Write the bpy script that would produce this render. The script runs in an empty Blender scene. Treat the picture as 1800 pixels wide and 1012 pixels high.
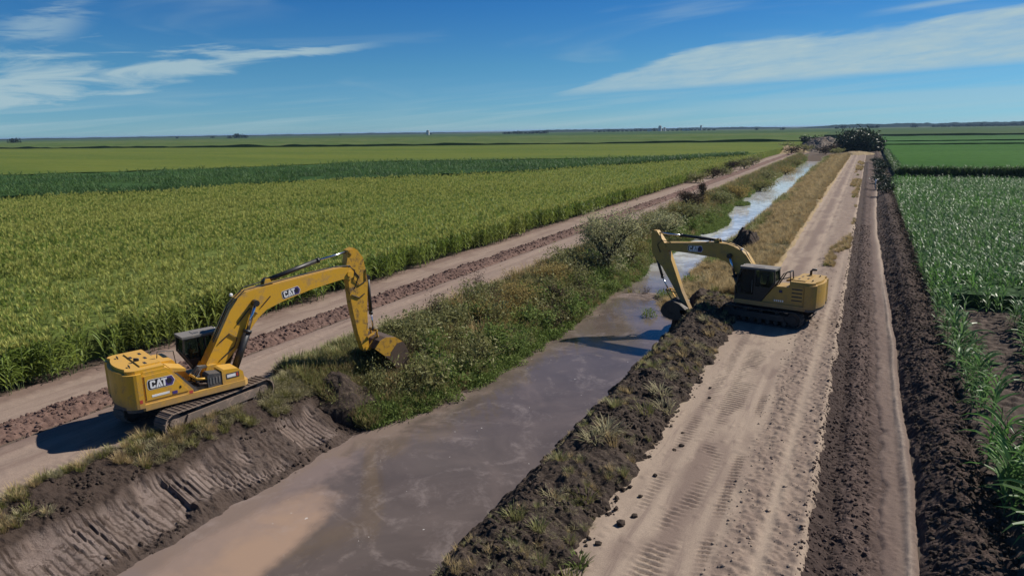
import bpy, bmesh, math, random
import numpy as np
from mathutils import Vector, Matrix

random.seed(7)
RNG = np.random.default_rng(11)
scene = bpy.context.scene
COL = scene.collection

# ------------------------------------------------------------------ camera
CAM_H = 11.0
cam_data = bpy.data.cameras.new('camera')
cam = bpy.data.objects.new('camera', cam_data)
COL.objects.link(cam)
cam_rot = Matrix(((0.89330866, -0.08597612, 0.44114368),
                  (0.44918761, 0.20391692, -0.86985538),
                  (-0.01516987, 0.97520562, 0.22078016)))
cam.matrix_world = Matrix.Translation((0, 0, CAM_H)) @ cam_rot.to_4x4()
cam_data.sensor_width = 36.0
cam_data.lens = 1220.0 / 1800.0 * 36.0
cam_data.clip_start = 0.2
cam_data.clip_end = 60000.0
scene.camera = cam

# ------------------------------------------------------------------ sun, sky, exposure
SUN = Vector((0.65, 0.77, 0.96)).normalized()
sun_el = math.asin(SUN.z)
sun_az = math.atan2(SUN.x, SUN.y)
sd = bpy.data.lights.new('sun', 'SUN')
sd.energy = 5.0
sd.angle = math.radians(0.55)
sd.color = (1.0, 0.93, 0.83)
sun = bpy.data.objects.new('sun', sd)
COL.objects.link(sun)
sun.rotation_euler = SUN.to_track_quat('Z', 'Y').to_euler()
sun.location = (0, 0, 60)

scene.view_settings.view_transform = 'Standard'
scene.view_settings.look = 'None'
scene.view_settings.exposure = EXPOSURE = 0.35
scene.view_settings.gamma = 1.0
scene.view_settings.use_curve_mapping = False
scene.cycles.max_bounces = 6
scene.cycles.diffuse_bounces = 2
scene.cycles.glossy_bounces = 2
scene.cycles.transmission_bounces = 3
scene.cycles.transparent_max_bounces = 6
scene.cycles.volume_bounces = 0
scene.cycles.use_denoising = True


class NT:
    """small helper to wire shader nodes"""
    def __init__(self, tree):
        self.t = tree
        tree.nodes.clear()

    def n(self, typ, **kw):
        nd = self.t.nodes.new(typ)
        for k, v in kw.items():
            setattr(nd, k, v)
        return nd

    def set(self, sock, v):
        if isinstance(v, bpy.types.NodeSocket):
            self.t.links.new(v, sock)
        elif v is not None:
            if isinstance(v, (tuple, list)) and len(v) == 3 and sock.type == 'RGBA':
                v = (*v, 1.0)
            sock.default_value = v

    def m(self, op, a, b=None, c=None, clamp=False):
        nd = self.n('ShaderNodeMath', operation=op, use_clamp=clamp)
        self.set(nd.inputs[0], a)
        if b is not None: self.set(nd.inputs[1], b)
        if c is not None: self.set(nd.inputs[2], c)
        return nd.outputs[0]

    def ss(self, x, a, b, lo=0.0, hi=1.0):
        nd = self.n('ShaderNodeMapRange', interpolation_type='SMOOTHSTEP')
        self.set(nd.inputs[0], x)
        for i, v in enumerate((a, b, lo, hi)):
            self.set(nd.inputs[i + 1], v)
        return nd.outputs[0]

    def mix(self, f, a, b, blend='MIX'):
        nd = self.n('ShaderNodeMix', data_type='RGBA', blend_type=blend)
        self.set(nd.inputs[0], f)
        self.set(nd.inputs[6], a)
        self.set(nd.inputs[7], b)
        return nd.outputs[2]

    def noise(self, vec, scale, detail=4.0, rough=0.55, dist=0.0):
        nd = self.n('ShaderNodeTexNoise')
        self.set(nd.inputs['Vector'], vec)
        nd.inputs['Scale'].default_value = scale
        nd.inputs['Detail'].default_value = detail
        nd.inputs['Roughness'].default_value = rough
        nd.inputs['Distortion'].default_value = dist
        return nd.outputs[0]

    def comb(self, x, y, z=0.0):
        nd = self.n('ShaderNodeCombineXYZ')
        for i, v in enumerate((x, y, z)):
            self.set(nd.inputs[i], v)
        return nd.outputs[0]

    def obj(self):
        return self.n('ShaderNodeTexCoord').outputs['Object']

    def pos(self):
        return self.n('ShaderNodeNewGeometry').outputs['Position']

    def sep(self, v):
        nd = self.n('ShaderNodeSeparateXYZ')
        self.set(nd.inputs[0], v)
        return nd.outputs


# world: clear physical sky with thin cirrus drawn by direction
world = bpy.data.worlds.new('World')
scene.world = world
world.use_nodes = True
w = NT(world.node_tree)
wout = w.n('ShaderNodeOutputWorld')
bg = w.n('ShaderNodeBackground')
bg.inputs['Strength'].default_value = 0.05
sky = w.n('ShaderNodeTexSky', sky_type='NISHITA')
sky.sun_disc = False
sky.sun_elevation = sun_el
sky.sun_rotation = sun_az
sky.altitude = 0.0
sky.air_density = 0.8
sky.dust_density = 0.0
sky.ozone_density = 5.0
dirv = w.n('ShaderNodeTexCoord').outputs['Generated']
dx, dy, dz = w.sep(dirv)
az = w.m('MULTIPLY', w.m('ARCTAN2', dx, dy), 57.29578)
el = w.m('MULTIPLY', w.m('ARCSINE', dz), 57.29578)
# streaks follow a gentle diagonal on the right and lie flat on the left
shear_r = w.m('SUBTRACT', el, w.m('MULTIPLY', az, 0.075))
n_fine = w.noise(w.comb(w.m('MULTIPLY', az, 0.10), w.m('MULTIPLY', shear_r, 0.9)), 1.0, 7.0, 0.62, 0.6)
n_rip = w.noise(w.comb(w.m('MULTIPLY', az, 0.45), w.m('MULTIPLY', shear_r, 2.4), 3.0), 1.0, 5.0, 0.6, 0.3)
n_big = w.noise(w.comb(w.m('MULTIPLY', az, 0.055), w.m('MULTIPLY', el, 0.30), 7.0), 1.0, 4.0, 0.55, 0.8)
# right-hand bank of cirrus: steep start, then a long gently rising top edge
up = w.m('ADD', w.m('ADD', 3.05, w.ss(az, -29.0, -10.0, 0.0, 3.1)), w.m('MULTIPLY', w.m('ADD', az, 11.0), 0.065))
lo = w.m('ADD', w.m('MULTIPLY', w.m('ADD', az, 26.7), 0.037), 2.35)
wig = w.m('SUBTRACT', n_fine, 0.5)
up2 = w.m('ADD', up, w.m('MULTIPLY', wig, 1.5))
lo2 = w.m('ADD', lo, w.m('MULTIPLY', wig, 0.7))
wedge = w.m('MULTIPLY', w.ss(w.m('SUBTRACT', up2, el), -0.05, 0.50), w.ss(w.m('SUBTRACT', el, lo2), -0.15, 0.55))
wedge = w.m('MULTIPLY', wedge, w.ss(az, -31.0, -9.0, 0.45, 1.0))
wedge = w.m('MULTIPLY', wedge, w.m('MULTIPLY', w.ss(az, -36.0, -26.0), w.ss(az, 80.0, 40.0)))
wedge = w.m('MULTIPLY', wedge, w.m('ADD', w.ss(n_fine, 0.25, 0.6, 0.55, 0.85), w.m('MULTIPLY', w.m('SUBTRACT', n_rip, 0.5), 0.75)))
upper = w.m('MULTIPLY', w.ss(w.m('ABSOLUTE', w.m('SUBTRACT', w.m('SUBTRACT', el, 7.9), w.m('MULTIPLY', w.m('SUBTRACT', az, 4.0), 0.08))), 0.35, 0.0), w.m('MULTIPLY', w.ss(az, -2.0, 2.5), w.ss(n_fine, 0.35, 0.55)))
wedge = w.m('MAXIMUM', wedge, w.m('MULTIPLY', upper, 0.45))
lowband = w.m('MULTIPLY', w.m('MULTIPLY', w.ss(az, -17.0, -6.0), w.ss(w.m('ABSOLUTE', w.m('SUBTRACT', w.m('SUBTRACT', el, 1.75), w.m('MULTIPLY', az, 0.02))), 0.75, 0.25)), 0.34)
wedge = w.m('MAXIMUM', wedge, lowband)
# left-hand torn patch with a tail pointing right
left_f = w.noise(w.comb(w.m('MULTIPLY', az, 0.12), w.m('MULTIPLY', w.m('SUBTRACT', el, w.m('MULTIPLY', az, 0.05)), 0.75), 1.3), 1.0, 9.0, 0.60, 0.7)
cen = w.m('ADD', 4.55, w.m('MULTIPLY', w.m('ADD', az, 55.0), 0.115))
hw = w.ss(az, -62.0, -39.0, 1.9, 0.35)
band = w.m('SUBTRACT', 1.0, w.m('DIVIDE', w.m('ABSOLUTE', w.m('SUBTRACT', el, cen)), hw))
left = w.ss(w.m('ADD', w.m('MULTIPLY', w.m('SUBTRACT', left_f, 0.5), 4.2), band), 0.05, 1.0)
left = w.m('MULTIPLY', left, w.ss(az, -35.0, -43.0))
wisp = w.m('MULTIPLY', w.ss(w.m('ABSOLUTE', w.m('SUBTRACT', az, w.m('ADD', -60.5, w.m('MULTIPLY', w.m('SUBTRACT', el, 6.0), 1.0)))), 3.4, 0.5), w.m('MULTIPLY', w.ss(el, 5.8, 6.6), w.ss(el, 10.0, 8.4)))
wisp = w.m('MULTIPLY', wisp, w.ss(left_f, 0.42, 0.62))
left = w.m('MAXIMUM', left, w.m('MULTIPLY', wisp, 0.6))
# high thin veil everywhere, near-horizon streaks
veil = w.m('MULTIPLY', w.ss(n_big, 0.50, 0.80), 0.30)
bands = w.noise(w.comb(w.m('MULTIPLY', az, 0.05), w.m('MULTIPLY', shear_r, 1.6), 5.0), 1.0, 5.0, 0.55, 0.3)
low = w.m('MULTIPLY', w.m('MULTIPLY', w.ss(bands, 0.38, 0.72), w.ss(el, 4.5, 0.6)), 0.45)
cl = w.m('MAXIMUM', w.m('MULTIPLY', wedge, 0.98), w.m('MULTIPLY', left, 0.80))
cl = w.m('MAXIMUM', cl, w.m('MAXIMUM', veil, low))
cl = w.m('MULTIPLY', cl, w.ss(el, -0.5, 0.6))
CLOUD = (6.4, 8.6, 9.4)
hsv = w.n('ShaderNodeHueSaturation')
hsv.inputs['Saturation'].default_value = 1.0
hsv.inputs['Value'].default_value = 1.0
w.set(hsv.inputs['Color'], sky.outputs[0])
ramp = w.n('ShaderNodeValToRGB')
ramp.color_ramp.elements[0].position = 0.0
ramp.color_ramp.elements[0].color = (0.36, 0.62, 0.86, 1)
ramp.color_ramp.elements[1].position = 1.0
ramp.color_ramp.elements[1].color = (0.15, 0.52, 0.83, 1)
e_ = ramp.color_ramp.elements.new(0.45)
e_.color = (0.30, 0.62, 0.78, 1)
w.set(ramp.inputs[0], w.m('DIVIDE', el, 11.0, clamp=True))
clear = w.mix(1.0, hsv.outputs[0], ramp.outputs[0], 'MULTIPLY')
clear = w.mix(1.0, clear, (1.5, 1.5, 1.5), 'MULTIPLY')
col = w.mix(cl, clear, CLOUD)
w.set(bg.inputs['Color'], col)
w.t.links.new(bg.outputs[0], wout.inputs[0])


# ------------------------------------------------------------------ generic helpers
def tag(o, label=None, cat=None, group=None, kind=None):
    if label: o['label'] = label
    if cat: o['category'] = cat
    if group: o['group'] = group
    if kind: o['kind'] = kind
    return o


def link(o, parent=None):
    COL.objects.link(o)
    if parent is not None: o.parent = parent
    return o


def empty(name, loc, rz=0.0):
    o = bpy.data.objects.new(name, None)
    o.empty_display_size = 0.3
    COL.objects.link(o)
    o.location = loc
    o.rotation_euler = (0, 0, rz)
    return o


def mesh_from(name, verts, faces, mats, mi=None, smooth=False):
    me = bpy.data.meshes.new(name)
    me.from_pydata([tuple(v) for v in verts], [], [tuple(f) for f in faces])
    for m in (mats if isinstance(mats, (list, tuple)) else [mats]):
        me.materials.append(m)
    if mi is not None:
        me.polygons.foreach_set('material_index', np.asarray(mi, dtype=np.int32))
    if smooth:
        me.polygons.foreach_set('use_smooth', np.ones(len(me.polygons), dtype=bool))
    me.update()
    return me


def mesh_np(name, verts, quads, mat, smooth=True, attrs=None):
    """fast mesh from numpy arrays (all quads)"""
    me = bpy.data.meshes.new(name)
    nv, nf = len(verts), len(quads)
    me.vertices.add(nv)
    me.vertices.foreach_set('co', np.ascontiguousarray(verts, dtype=np.float32).ravel())
    me.loops.add(nf * 4)
    me.loops.foreach_set('vertex_index', np.ascontiguousarray(quads, dtype=np.int32).ravel())
    me.polygons.add(nf)
    me.polygons.foreach_set('loop_start', np.arange(0, nf * 4, 4, dtype=np.int32))
    me.polygons.foreach_set('loop_total', np.full(nf, 4, dtype=np.int32))
    me.polygons.foreach_set('use_smooth', np.full(nf, smooth, dtype=bool))
    me.materials.append(mat)
    me.update(calc_edges=True)
    for k, a in (attrs or {}).items():
        at = me.attributes.new(k, 'FLOAT', 'POINT')
        at.data.foreach_set('value', np.ascontiguousarray(a, dtype=np.float32).ravel())
    me.validate()
    return me


def hash2(ix, iy, seed):
    h = (ix.astype(np.int64) * 374761393 + iy.astype(np.int64) * 668265263 + seed * 1274126177) & 0xFFFFFFFF
    h = ((h ^ (h >> 13)) * 1274126177) & 0xFFFFFFFF
    h = h ^ (h >> 16)
    return (h & 0xFFFFFF) / float(0x1000000)


def vnoise(x, y, seed=0):
    x = np.asarray(x, float); y = np.asarray(y, float)
    ix, iy = np.floor(x), np.floor(y)
    fx, fy = x - ix, y - iy
    fx = fx * fx * fx * (fx * (fx * 6 - 15) + 10); fy = fy * fy * fy * (fy * (fy * 6 - 15) + 10)
    a = hash2(ix, iy, seed); b = hash2(ix + 1, iy, seed)
    c = hash2(ix, iy + 1, seed); d = hash2(ix + 1, iy + 1, seed)
    return (a * (1 - fx) + b * fx) * (1 - fy) + (c * (1 - fx) + d * fx) * fy


def fbm(x, y, seed=0, oct=4, gain=0.5):
    s = 0.0; amp = 1.0; tot = 0.0
    for i in range(oct):
        s = s + amp * vnoise(np.asarray(x) * 2 ** i + 17.3 * i, np.asarray(y) * 2 ** i - 9.1 * i, seed + i)
        tot += amp; amp *= gain
    return s / tot


def clods(x, y, size, seed=0, fill=0.75):
    """rounded lumps of about `size`, 0..1"""
    x = np.asarray(x) / size; y = np.asarray(y) / size
    ix, iy = np.floor(x), np.floor(y)
    best = np.zeros_like(x)
    for ox in (-1, 0, 1):
        for oy in (-1, 0, 1):
            cx, cy = ix + ox, iy + oy
            px = cx + 0.15 + 0.7 * hash2(cx, cy, seed); py = cy + 0.15 + 0.7 * hash2(cx, cy, seed + 5)
            r = 0.25 + 0.55 * hash2(cx, cy, seed + 9)
            on = hash2(cx, cy, seed + 13) < fill
            d2 = ((x - px) ** 2 + (y - py) ** 2) / (r * r)
            best = np.maximum(best, np.where(on, np.sqrt(np.clip(1 - d2, 0, None)) * r, 0))
    return best


def sstep(x, a, b):
    t = np.clip((np.asarray(x, float) - a) / (b - a), 0, 1)
    return t * t * (3 - 2 * t)


# ------------------------------------------------------------------ materials
def mat_new(name):
    m = bpy.data.materials.new(name)
    m.use_nodes = True
    t = NT(m.node_tree)
    out = t.n('ShaderNodeOutputMaterial')
    b = t.n('ShaderNodeBsdfPrincipled')
    t.t.links.new(b.outputs[0], out.inputs[0])
    return m, t, b, out


def dirt(name, c_a, c_b, c_c=None, big=0.35, fine=6.0, bump=0.5, rough=0.95, attr=None, c_attr=None, stretch=None, bdist=0.03):
    m, t, b, out = mat_new(name)
    p = t.pos()
    if stretch:
        mp = t.n('ShaderNodeMapping')
        mp.inputs['Scale'].default_value = stretch
        t.set(mp.inputs[0], p)
        pb = mp.outputs[0]
    else:
        pb = p
    n1 = t.noise(pb, big, 6.0, 0.6, 0.4)
    n2 = t.noise(p, fine, 6.0, 0.7)
    f = t.ss(t.m('ADD', t.m('MULTIPLY', n1, 0.65), t.m('MULTIPLY', n2, 0.35)), 0.36, 0.64)
    c = t.mix(f, c_a, c_b)
    if c_c:
        n3 = t.noise(pb, big * 3.1, 5.0, 0.65, 0.8)
        c = t.mix(t.ss(n3, 0.54, 0.68), c, c_c)
    if attr:
        at = t.n('ShaderNodeAttribute', attribute_name=attr)
        c = t.mix(at.outputs['Fac'], c, c_attr)
    n4 = t.noise(p, fine * 5.0, 3.0, 0.6)
    c = t.mix(t.m('MULTIPLY', t.ss(n4, 0.35, 0.7), 0.35), c, (0.45, 0.45, 0.45), 'MULTIPLY')
    t.set(b.inputs['Base Color'], c)
    b.inputs['Roughness'].default_value = rough
    b.inputs['Specular IOR Level'].default_value = 0.15
    bp = t.n('ShaderNodeBump')
    bp.inputs['Strength'].default_value = bump
    bp.inputs['Distance'].default_value = bdist
    t.set(bp.inputs['Height'], t.m('ADD', n2, t.m('MULTIPLY', n4, 0.5)))
    t.t.links.new(bp.outputs[0], b.inputs['Normal'])
    return m


def leaf(name, c_a, c_b, c_c=None, trans=0.3, rough=0.5, spec=0.4, obj_var=0.35):
    """foliage: varies from plant to plant and from leaf to leaf"""
    m, t, b, out = mat_new(name)
    info = t.n('ShaderNodeObjectInfo')
    p = t.pos()
    n = t.noise(p, 2.3, 2.0, 0.6)
    island = t.n('ShaderNodeNewGeometry').outputs['Random Per Island']
    f = t.m('ADD', t.m('MULTIPLY', info.outputs['Random'], obj_var), t.m('ADD', t.m('MULTIPLY', island, 0.45), t.m('MULTIPLY', n, 0.35)))
    c = t.mix(t.ss(f, 0.15, 1.0), c_a, c_b)
    if c_c:
        big = t.noise(p, 0.055, 3.0, 0.6)
        c = t.mix(t.ss(big, 0.45, 0.68), c, c_c)
    t.set(b.inputs['Base Color'], c)
    b.inputs['Roughness'].default_value = rough
    b.inputs['Specular IOR Level'].default_value = spec
    tr = t.n('ShaderNodeBsdfTranslucent')
    t.set(tr.inputs[0], c)
    mx = t.n('ShaderNodeMixShader')
    mx.inputs[0].default_value = trans
    t.t.links.new(b.outputs[0], mx.inputs[1])
    t.t.links.new(tr.outputs[0], mx.inputs[2])
    t.t.links.new(mx.outputs[0], out.inputs[0])
    return m


def paint(name, c, c_dirt, amount=0.45, rough=0.45, metal=0.0, scale=2.5, coat=0.0, splash=0.0):
    """machine paint with dust and mud"""
    m, t, b, out = mat_new(name)
    p = t.obj()
    n1 = t.noise(p, scale, 6.0, 0.65, 0.4)
    n2 = t.noise(p, scale * 6, 4.0, 0.7)
    f = t.m('MULTIPLY', t.ss(t.m('ADD', t.m('MULTIPLY', n1, 0.7), t.m('MULTIPLY', n2, 0.3)), 0.48, 0.66), amount)
    nrm = t.sep(t.n('ShaderNodeNewGeometry').outputs['Normal'])[2]
    dust = t.m('MULTIPLY', t.ss(nrm, 0.5, 0.95), t.m('ADD', 0.12, t.m('MULTIPLY', n2, 0.45)))
    f = t.m('MAXIMUM', f, t.m('MULTIPLY', dust, min(1.0, amount * 1.6)))
    if splash:                               # mud thrown up over the lower bodywork
        z_ = t.sep(p)[2]
        f = t.m('MAXIMUM', f, t.m('MULTIPLY', t.ss(t.m('ADD', z_, t.m('MULTIPLY', t.noise(p, 5.0, 5.0, 0.7), 0.9)), 2.15, 1.45), splash))
    t.set(b.inputs['Base Color'], t.mix(f, c, c_dirt))
    t.set(b.inputs['Roughness'], t.m('ADD', rough, t.m('MULTIPLY', f, 0.45), clamp=True))
    b.inputs['Metallic'].default_value = metal
    b.inputs['Coat Weight'].default_value = coat
    return m


DIRT_DUST = (0.26, 0.20, 0.15)
MUD = (0.055, 0.042, 0.034)
MAT = {}
MAT['soil'] = dirt('soil', (0.13, 0.10, 0.075), (0.075, 0.065, 0.045), big=0.2, fine=4.0)
MAT['road_tan'] = dirt('road_tan', (0.335, 0.265, 0.205), (0.275, 0.215, 0.168), (0.235, 0.18, 0.145), big=0.5, fine=5.0, bump=0.5,
                       attr='rough', c_attr=(0.190, 0.142, 0.116), stretch=(1.6, 0.18, 1.0))
MAT['road_pink'] = dirt('road_pink', (0.275, 0.210, 0.168), (0.235, 0.176, 0.142), (0.19, 0.138, 0.112), big=0.5, fine=5.0, bump=0.45,
                        attr='rough', c_attr=(0.165, 0.115, 0.095), stretch=(1.8, 0.15, 1.0))
MAT['berm_red'] = dirt('berm_red', (0.165, 0.105, 0.085), (0.105, 0.066, 0.054), (0.20, 0.135, 0.11), big=1.2, fine=7.0, bump=0.8)
MAT['clod_dark'] = dirt('clod_dark', (0.078, 0.054, 0.045), (0.046, 0.032, 0.027), (0.105, 0.076, 0.063), big=0.9, fine=8.0, bump=0.9)
MAT['ditch_soil'] = dirt('ditch_soil', (0.100, 0.071, 0.061), (0.062, 0.044, 0.038), (0.135, 0.098, 0.085), big=0.8, fine=7.0, bump=0.9, attr='dark', c_attr=(0.052, 0.037, 0.032))
MAT['track_soil'] = dirt('track_soil', (0.33, 0.265, 0.215), (0.26, 0.205, 0.165), big=0.6, fine=6.0, bump=0.8, attr='rough', c_attr=(0.125, 0.090, 0.077), stretch=(1.6, 0.2, 1.0))
MAT['mud_bank'] = dirt('mud_bank', (0.235, 0.185, 0.160), (0.165, 0.124, 0.105), (0.085, 0.060, 0.049), big=1.3, fine=7.0, bump=1.0, bdist=0.06, rough=0.8,
                       attr='dark', c_attr=(0.054, 0.038, 0.030))
MAT['spoil'] = dirt('spoil', (0.070, 0.051, 0.040), (0.042, 0.031, 0.025), (0.125, 0.095, 0.066), big=1.6, fine=9.0, bump=1.0, bdist=0.06, rough=0.85)
MAT['dry_grass_soil'] = dirt('dry_grass_soil', (0.33, 0.25, 0.15), (0.26, 0.195, 0.11), (0.17, 0.14, 0.07), big=0.35, fine=4.0, bump=0.9)
MAT['bank_green'] = dirt('bank_green', (0.085, 0.082, 0.04), (0.06, 0.072, 0.028), (0.125, 0.098, 0.055), big=0.5, fine=4.0, bump=0.9)
MAT['furrow'] = dirt('furrow', (0.105, 0.08, 0.066), (0.065, 0.05, 0.042), (0.14, 0.105, 0.085), big=0.8, fine=6.0, bump=0.8)

# ------------------------------------------------------------------ terrain profile
WATER_Z = -1.75
BED_Z = -2.35


def bank_top_l(y):
    y = np.asarray(y, float)
    b = -22.75 + 0.55 * (fbm(y * 0.35, y * 0 + 3.1, 21, 3) - 0.5)
    b = b + 0.75 * np.exp(-((y - 18.6) / 2.6) ** 2) - 0.35 * np.exp(-((y - 23.4) / 1.0) ** 2)
    return b


def bank_toe_l(y):
    y = np.asarray(y, float)
    b = -19.2 + 1.4 * sstep(y, 21.0, 26.5) + 0.5 * sstep(y, 27, 33)
    b = b - 0.7 * sstep(y, 58, 66) - 1.9 * sstep(y, 102, 126) - 1.0 * sstep(y, 150, 220)
    b = b + 0.9 * (fbm(y * 0.22, y * 0 + 7.7, 31, 4) - 0.5) * sstep(y, 20, 30) + (0.25 + 0.35 * (1 - sstep(y, 20, 24))) * (fbm(y * 0.9, y * 0, 33, 4) - 0.5)
    return b


def top_r(y):
    return -8.3 + 1.6 * sstep(y, 43, 52)


def toe_r(y):
    y = np.asarray(y, float)
    return -10.3 - 2.1 * sstep(y, 44, 54) - 1.2 * sstep(y, 140, 180) + 0.9 * (fbm(y * 0.16, y * 0 + 1.7, 41, 3) - 0.5) * sstep(y, 46, 60)


def base(x, y):
    x = np.asarray(x, float); y = np.asarray(y, float)
    tl, bl = bank_top_l(y), bank_toe_l(y)
    tr, br = top_r(y), toe_r(y)
    z = np.zeros(np.broadcast(x, y).shape)
    # canal: full depth below the toe
    zl = WATER_Z - 0.04 - (WATER_Z * -1) * 0
    left = np.where(x < bl, (x - tl) / (bl - tl), 1.0)
    left = np.clip(left, 0, 1)
    right = np.clip((tr - x) / (tr - br), 0, 1)
    s = np.minimum(left, right)
    d_in = np.minimum(x - bl, br - x)
    dep = np.where(d_in > 0, WATER_Z - np.clip(d_in, 0, 1.5) / 1.5 * (WATER_Z - BED_Z), WATER_Z * s)
    end = 1 - sstep(y, 276, 296)
    z = z + dep * end
    # ditch and track along the right-hand field
    dd = np.clip(np.minimum((x + 0.75) / 0.7, (2.9 - x) / 1.1), 0, 1)
    z = z - 0.45 * dd * (1 - sstep(y, 150, 240))
    # crest where the right road rides up at its far end
    return z


def grow(y0, y1, mn, k):
    ys = [y0]
    while ys[-1] < y1:
        ys.append(ys[-1] + max(mn, k * ys[-1]))
    return np.array(ys)


def strip(name, xs, ys, off, mat, label, cat, kind='structure', attrs=None, smooth=True):
    xs = np.asarray(xs); ys = np.asarray(ys)
    X, Y = np.meshgrid(xs, ys)
    Z = base(X, Y) + off(X, Y)
    nx, ny = len(xs), len(ys)
    V = np.stack([X, Y, Z], -1).reshape(-1, 3)
    i = np.arange(ny - 1)[:, None] * nx + np.arange(nx - 1)[None, :]
    Q = np.stack([i, i + 1, i + 1 + nx, i + nx], -1).reshape(-1, 4)
    at = {k: f(X, Y) for k, f in (attrs or {}).items()}
    me = mesh_np(name, V, Q, mat, smooth, at)
    o = link(bpy.data.objects.new(name, me))
    return tag(o, label, cat, None, kind)


def edge(X, x0, x1, w0, w1):
    """1 inside the strip, falling to 0 at x0 / x1 over widths w0 / w1"""
    return sstep(X, x0, x0 + w0) * (1 - sstep(X, x1 - w1, x1))


# the ground itself, one sheet to the horizon
gx = np.concatenate([[-20000, -9000, -4000, -1500, -600, -250, -120, -70, -45], np.arange(-36, -24, 1.0),
                     np.arange(-24, -5.5, 0.3), np.arange(-5.5, -1, 0.9), np.arange(-1, 4.5, 0.25),
                     [5, 7, 10, 15, 25, 50, 100, 250, 600, 1500, 4000, 9000, 20000]])
gy = np.concatenate([[-400, -100, -30, -10], np.arange(0, 70, 0.6), np.arange(70, 310, 3.0),
                     [330, 380, 450, 600, 900, 1400, 2500, 4500, 8000, 14000, 26000]])
m, t, b, out = mat_new('ground_soil')
p = t.pos()
px, py, pz = t.sep(p)
n1 = t.noise(p, 0.012, 5.0, 0.6)
n2 = t.noise(p, 1.4, 5.0, 0.65)
soilc = t.mix(n2, (0.12, 0.09, 0.07), (0.075, 0.058, 0.045))
farc = t.mix(t.ss(n1, 0.4, 0.62), (0.052, 0.072, 0.032), (0.085, 0.095, 0.045))
t.set(b.inputs['Base Color'], t.mix(t.ss(t.m('MAXIMUM', t.m('ABSOLUTE', px), t.m('SUBTRACT', py, 250.0)), 60.0, 220.0), soilc, farc))
b.inputs['Roughness'].default_value = 0.95
b.inputs['Specular IOR Level'].default_value = 0.1
strip('ground', gx, gy, lambda X, Y: -0.03 + 0 * X, m, 'flat farmland soil stretching to the horizon', 'ground')

# water: turbid canal with scum, sandy shoals and a ruffled surface
m, t, b, out = mat_new('muddy_water')
p = t.pos()
px, py, pz = t.sep(p)
warp = t.noise(p, 0.35, 4.0, 0.6)
n_mud = t.noise(p, 0.16, 5.0, 0.6, 1.2)
c = t.mix(t.ss(n_mud, 0.35, 0.65), (0.082, 0.065, 0.056), (0.110, 0.087, 0.075))
# tan shoal in the near left
shx = t.m('DIVIDE', t.m('ADD', px, t.m('ADD', 16.6, t.m('MULTIPLY', t.m('SUBTRACT', py, 13.0), -0.02))), 1.75)
shy = t.m('DIVIDE', t.m('SUBTRACT', py, 12.5), 5.2)
r2 = t.m('ADD', t.m('MULTIPLY', shx, shx), t.m('MULTIPLY', shy, shy))
sh = t.ss(t.m('ADD', r2, t.m('MULTIPLY', t.m('SUBTRACT', warp, 0.5), 1.6)), 1.15, 0.55)
c = t.mix(sh, c, (0.285, 0.198, 0.142))
# brown shallows along the left bank
n_sh = t.noise(p, 0.5, 5.0, 0.6, 0.6)
shal = t.m('MULTIPLY', t.ss(t.m('ADD', px, t.m('MULTIPLY', n_sh, 5.5)), -13.2, -15.2), t.ss(py, 60.0, 48.0))
c = t.mix(t.m('MULTIPLY', shal, 0.7), c, (0.215, 0.162, 0.138))
# scum and drifting foam
nf1 = t.noise(p, 0.33, 6.0, 0.62, 2.2)
nf2 = t.noise(p, 2.2, 5.0, 0.65, 1.5)
foam = t.m('MULTIPLY', t.ss(t.m('ADD', t.m('MULTIPLY', nf1, 0.7), t.m('MULTIPLY', nf2, 0.3)), 0.50, 0.68), t.ss(py, 75.0, 45.0))
foam = t.m('MULTIPLY', foam, 0.30)
silt = t.m('MULTIPLY', t.ss(t.noise(p, 0.12, 5.0, 0.6, 1.5), 0.46, 0.66), 0.40)
c = t.mix(silt, c, (0.185, 0.142, 0.122))
c = t.mix(foam, c, (0.30, 0.25, 0.23))
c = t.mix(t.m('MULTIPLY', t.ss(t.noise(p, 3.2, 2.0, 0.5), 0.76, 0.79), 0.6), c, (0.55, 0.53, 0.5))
sky_sheen = t.m('MULTIPLY', t.ss(py, 52.0, 75.0), t.m('ADD', 0.50, t.m('MULTIPLY', t.ss(t.noise(p, 0.55, 5.0, 0.65, 0.8), 0.42, 0.62), 0.5)))  # bright sky reflection on the far reach, painted into the water colour
c = t.mix(sky_sheen, c, (0.56, 0.59, 0.61))
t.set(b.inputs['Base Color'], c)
t.set(b.inputs['Roughness'], t.m('ADD', 0.07, t.m('MULTIPLY', t.m('MAXIMUM', foam, sh), 0.35)))
b.inputs['IOR'].default_value = 1.33
b.inputs['Specular IOR Level'].default_value = 0.5
bp = t.n('ShaderNodeBump')
bp.inputs['Strength'].default_value = 0.30
bp.inputs['Distance'].default_value = 0.03
mpw = t.n('ShaderNodeMapping')
mpw.inputs['Rotation'].default_value = (0, 0, 0.6)
mpw.inputs['Scale'].default_value = (3.2, 0.9, 1.0)
t.set(mpw.inputs[0], p)
rip = t.m('MULTIPLY', t.noise(mpw.outputs[0], 1.6, 4.0, 0.6, 0.5), t.ss(t.noise(p, 0.22, 3.0, 0.5), 0.38, 0.62, 0.25, 1.0))
t.set(bp.inputs['Height'], t.m('ADD', t.m('MULTIPLY', rip, t.ss(py, 90.0, 30.0, 0.35, 1.0)), t.m('MULTIPLY', foam, 0.6)))
t.t.links.new(bp.outputs[0], b.inputs['Normal'])
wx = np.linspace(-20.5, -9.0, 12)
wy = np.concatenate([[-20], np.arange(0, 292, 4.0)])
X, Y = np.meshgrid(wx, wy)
V = np.stack([X, Y, np.full_like(X, WATER_Z)], -1).reshape(-1, 3)
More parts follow.
